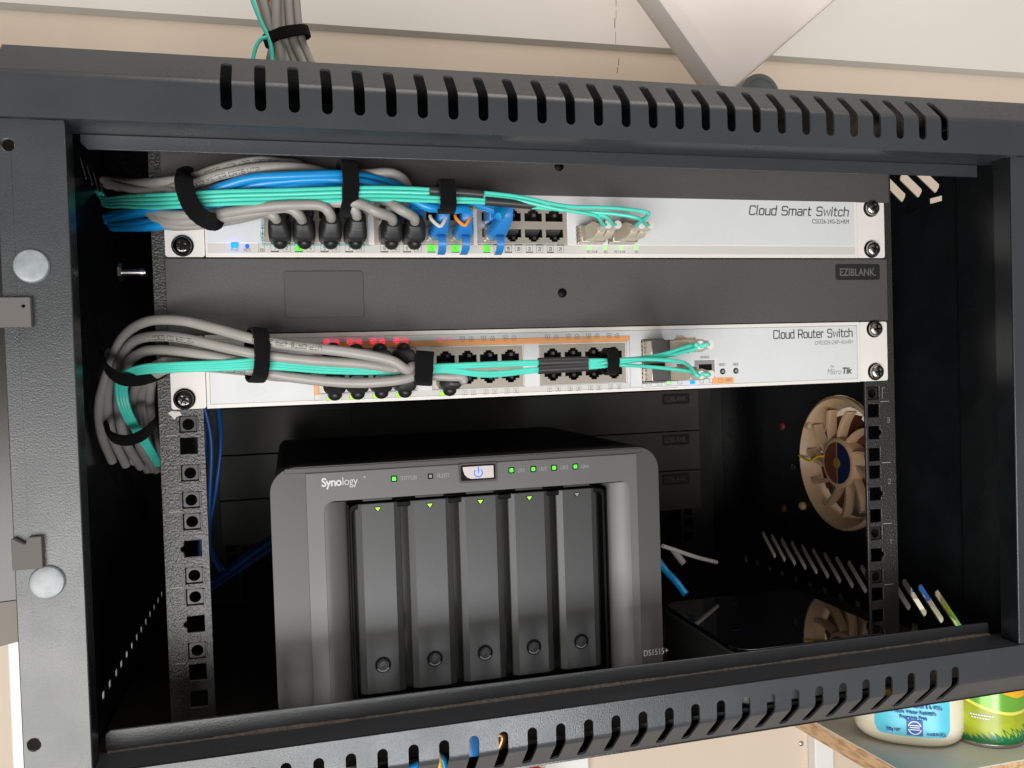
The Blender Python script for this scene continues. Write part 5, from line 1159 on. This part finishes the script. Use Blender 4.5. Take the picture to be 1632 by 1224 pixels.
topc('red cable end between the grey cables at the top of the photo', [(433, 12, BY+4), (431, 0, BY+5), (428, -30, BY+6)], 3.0, 'redp', None)
velcro('black velcro tie round the cable bundle above the cabinet', 458, 58, BY, 5.0, 9, 9, tilt=0) if False else None
topc('second red cable tip beside the first at the top of the photo', [(427, 4, BY+2), (428, -10, BY+2), (424, -30, BY+2)], 2.6, 'redp', None)
c = at(457, 58, BY); mbv = MB(); L = []; ax = Vector((-.28, 0, 1)).normalized(); sd = Vector((1, 0, .30)).normalized()
for k in range(44):
    a = 2*math.pi*k/44; p = c+sd*(16.5*math.cos(a))+Vector((0, 1, 0))*(9*math.sin(a)); nn = (sd*math.cos(a)/16.5+Vector((0, 1, 0))*math.sin(a)/9).normalized(); w1, w2 = 4.4+random.uniform(-.3, .3), 4.4+random.uniform(-.3, .3)
    L.append([p-ax*w1, p-ax*w1*.9+nn*1.5, p+nn*1.7, p+ax*w2*.9+nn*1.5, p+ax*w2, p-nn*.2])
mbv.loops(L, close=True); tag(mbv.build('velcro_tie', 'velcro', ang=60), 'black velcro tie round the cable bundle above the cabinet', 'cable tie', 'black velcro cable ties')

# =============================================================================== SHELF, BOTTLE AND CAN at the lower right
SZ = -300.0
sh = thing('wall_shelf', 'grey laminated shelf with a bare particle board edge at the lower right', 'shelf', (500, 180, SZ-16))
sx0 = (atz(1302, 1152, SZ).x+atz(1429, 1224, SZ).x)/2; syf = atz(1556, 1224, SZ).y
xL_n, xL_f = atz(1429, 1224, SZ), atz(1302, 1152, SZ)
kx_ = (xL_f.x-xL_n.x)/(xL_f.y-xL_n.y); xl = lambda y: xL_n.x+(y-xL_n.y)*kx_
MB().prism([(xl(syf), syf), (900, syf), (900, WY-1), (xl(WY), WY-1)], lambda u, v, d: Vector((u, v, SZ-d)), 0, 1.0).build('laminate', 'shelftop', sh)
MB().prism([(xl(syf)+.05, syf+.05), (899.9, syf+.05), (899.9, WY-1.1), (xl(WY)+.05, WY-1.1)], lambda u, v, d: Vector((u, v, SZ-1-d)), 0.05, 15).build('particle_core', 'particle', sh)
def curved(mb, c, R, a0, a1, z0, z1, matf, n=18, rx=1.0, topf=None):
    """patch lying on an elliptic cylinder; angles in degrees, 0 = towards the camera side"""
    rows = []
    for k in range(n+1):
        a = math.radians(a0+(a1-a0)*k/n); x = c[0]+math.sin(a)*(R*rx+.25); y = c[1]-math.cos(a)*(R+.25); zt = topf(k/n) if topf else z1
        rows.append([Vector((x, y, z0 if not callable(z0) else z0(k/n))), Vector((x, y, zt)), Vector((c[0]+math.sin(a)*R*rx, c[1]-math.cos(a)*R, zt)), Vector((c[0]+math.sin(a)*R*rx, c[1]-math.cos(a)*R, z0 if not callable(z0) else z0(k/n)))])
    mb.loops(rows)
# bottle: width from the photograph
bc = atz(1442, 1200, SZ); Yb = bc.y+32
xl_, xr_ = at(1367, 1150, Yb).x, at(1522, 1150, Yb).x; bcx = (xl_+xr_)/2; bR = (xr_-xl_)/2*.88; bRy = 33
bt = thing('lotion_bottle', 'cream plastic bottle with a light blue label standing on the shelf', 'bottle', (bcx, Yb, SZ))
c = MB(); L = []
for h, k in ((0, .80), (1.5, .87), (5, .96), (11, 1), (60, 1), (90, 1), (104, .9), (110, .6), (112, .4), (122, .36)):
    L.append([Vector((bcx+bR*k*math.copysign(abs(math.cos(q))**.8, math.cos(q)), Yb+bRy*k*math.copysign(abs(math.sin(q))**.8, math.sin(q)), SZ+h)) for q in [2*math.pi*j/48 for j in range(48)]])
c.loops(L); c.build('bottle_body', 'bottle', bt, ang=60)
def bsurf(u, v, d):   # u = mm from the bottle centre line, v = height
    w = max(-.999, min(.999, u/bR)); q = math.acos(abs(w)**(1/.8)) if w else math.pi/2
    return Vector((bcx+u, Yb-bRy*(math.sin(q)**.8)-.4+d*.5, SZ+v))
c = MB()
def patchgrid(mb, u0, u1, v0, v1, fs, n=20, off=0.0, corner=0):
    rows = []
    for k in range(n+1):
        u = u0+(u1-u0)*k/n; e = min(u-u0, u1-u); dz = 0 if corner == 0 or e > corner else corner-math.sqrt(max(0, corner**2-(corner-e)**2))
        rows.append([fs(u, v0+dz, -off), fs(u, v1, -off), fs(u, v1, -off+.5), fs(u, v0+dz, -off+.5)])
    mb.loops(rows)
PM = 1352.56/((Vector((bcx, Yb, SZ))-CP).dot(CF)-30)   # photo pixels per millimetre at the bottle
zpx = lambda py: (1197-py)/PM+1.5; upx = lambda px: (px-1446)/PM
patchgrid(c, upx(1393), upx(1503), zpx(1180), 88, bsurf, 26, 0, 6); lb = c.build('blue_label', 'blab', bt)
def blabel(s_, px, py, h, sxk=.72, mt='btxt'):
    u = upx(px); p = bsurf(u, zpx(py), -1.0); return ftext('label_text', s_, p.x, p.z, h, p.y-.35, mt, lb, 'CENTER', sx=sxk, bold=.06, depth=.5)
blabel('Vitamin E & Aloe', 1468, 1133, 2.6, .95); blabel('4 hours Water Resistant', 1449, 1142.5, 2.6, .95); blabel('Fragrance Free', 1449, 1151, 2.6, .95); blabel('500g NET', 1420, 1173, 2.3, .85); blabel('MADE IN AUS', 1482, 1176, 2.1, .8)
q = bsurf(upx(1451), zpx(1165), -.9); k_ = 1; c = MB(); c.prism(rrect(q.x-6.2, q.x+6.2, q.z-6.6, q.z+6.6, .5, 2), FXZ(q.y-.3), 0, .5); em = c.build('emblem', 'btxt', lb)
c = MB(); rr0 = [(q.x+5*math.cos(math.radians(a)), q.z+5.4*math.sin(math.radians(a))) for a in range(20, 165, 12)]; rr1 = [(q.x+5*math.cos(math.radians(a)), q.z+5.4*math.sin(math.radians(a))) for a in range(200, 345, 12)]
ribbons(c, [rr0, rr1], FXZ(q.y-.45), .8)
for dz in (1.8, .1, -1.7): ribbons(c, [[(q.x-3.6, q.z+dz), (q.x+3.6, q.z+dz+.3)]], FXZ(q.y-.45), .7)
c.build('emblem_lines', 'wtxt', em)
bt.rotation_euler.z = -math.radians(34)
# can
cc0 = atz(1566, 1200, SZ); cR = 36.0
for _ in range(4):
    Yc = atz(1568, 1201, SZ).y+cR; cR = (at(1616, 1165, Yc).x-at(1518, 1165, Yc).x)/2
ccx = (at(1616, 1165, Yc).x+at(1518, 1165, Yc).x)/2
can = thing('spray_can', 'green can with yellow band and grass blades at its foot, standing on the shelf', 'can', (ccx, Yc, SZ))
c = MB(); c.lathe((ccx, Yc, SZ), (0, 0, 1), [(cR-2, 0), (cR, .6), (cR, 2.6), (cR-.8, 3.2)], 56); c.build('rim', 'tin', can)
c = MB(); c.lathe((ccx, Yc, SZ), (0, 0, 1), [(cR-.6, 3.2), (cR-.6, 150), (cR-4, 156)], 56); cb = c.build('can_body', 'lime', can)
R_ = cR-.6; cz = lambda py: at(1566, py, Yc-R_).z
c = MB(); curved(c, (ccx, Yc), R_, -90, 90, lambda t: cz(1146)+14*max(0, .5-t)**1.5*3+1.5, cz(1122), None, 30, topf=lambda t: SZ+148); c.build('green_band', 'lgreen', cb)
c = MB(); curved(c, (ccx, Yc), R_+.3, -90, 90, lambda t: cz(1145)+14*max(0, .5-t)**1.5*3-1.5, 0, None, 30, topf=lambda t: cz(1144)+14*max(0, .5-t)**1.5*3+.6); c.build('yellow_stripe', 'yel', cb)
c = MB(); curved(c, (ccx, Yc), R_+.5, -40, 60, lambda t: cz(1121)+10*max(0, .45-t)*2.2, 0, None, 30, topf=lambda t: SZ+149); c.build('amber_band', 'cany', cb)
c = MB(); curved(c, (ccx, Yc), R_+.7, 38, 75, lambda t: cz(1186), 0, None, 12, topf=lambda t: SZ+149); c.build('white_panel', 'wtxt', cb)
c = MB(); curved(c, (ccx, Yc), R_+.9, 50, 68, lambda t: cz(1172), 0, None, 8, topf=lambda t: cz(1156)); c.build('grey_print', 'inkl', cb)
c = MB()
def csurf(u, v, d): a = u/R_; return Vector((ccx+math.sin(a)*(R_+.35-d), Yc-math.cos(a)*(R_+.35-d), v))
zb = SZ+4
for k in range(26):
    u = -42+k*4.2+random.uniform(-1.5, 1.5); h = (3.5+14*(k/25)**.6)*random.uniform(.6, 1.15); w = 2.2+random.random()*1.6
    c.prism([(u-w, zb), (u+w, zb), (u-h*.15, zb+h*.6), (u-h*.75, zb+h)], csurf, 0, .3)
L = [[csurf(-56+q*4, zb-.5, 0), csurf(-56+q*4, zb+1.5+3.5*(q/28), 0), csurf(-56+q*4, zb+1.5+3.5*(q/28), .3), csurf(-56+q*4, zb-.5, .3)] for q in range(29)]
c.loops(L); c.build('grass_print', 'dgreen', cb)
for dz, l0, l1 in ((0, -34, -16), (-2.4, -33, -19)):
    c = MB(); z = cz(1150)+dz
    for u in range(l0, l1, 2): c.prism([(u, z), (u+1.5, z-.2), (u+1.5, z+.9), (u, z+1.1)], lambda a, b, d: csurf(a, b, d-.2), 0, .2)
    c.build('white_print', 'wtxt', cb)

# =============================================================================== THINGS GLIMPSED THROUGH THE BOTTOM SLOTS
def glimpse(lab, P, r, mt): plain_cable('cable', lab, P, r, mt, None, name='loose_cable')
glimpse('blue cable seen through the slots of the bottom rail', [(590, 1245, -66), (660, 1222, -66), (700, 1206, -66), (715, 1245, -66)], 2.4, 'bluec')
glimpse('yellow cable seen through a slot of the bottom rail', [(683, 1183, -68), (697, 1204, -68), (702, 1240, -68)], 1.8, 'yellow')
glimpse('copper coloured coil seen through a slot of the bottom rail', [(786, 1168, -70), (800, 1172, -70), (796, 1186, -70), (788, 1192, -70)], 2.6, 'copper')
q = at(752, 1182, -68); c = MB(); c.box(q.x-5, q.x+5, -68, -64, q.z-9, q.z+6); tag(c.build('cable_clip', 'blueb', bevel=1), 'blue plastic clip seen through a slot of the bottom rail', 'clip')
q = at(1411, 1102, -70); c = MB(); c.box(q.x-4, q.x+4, -70, -66, q.z-3, q.z+1); tag(c.build('yellow_tag', 'yellow', bevel=.5), 'yellow tag seen through the slots at the right of the bottom rail', 'tag')

for o in bpy.data.objects:
    if 'org' in o: del o['org']
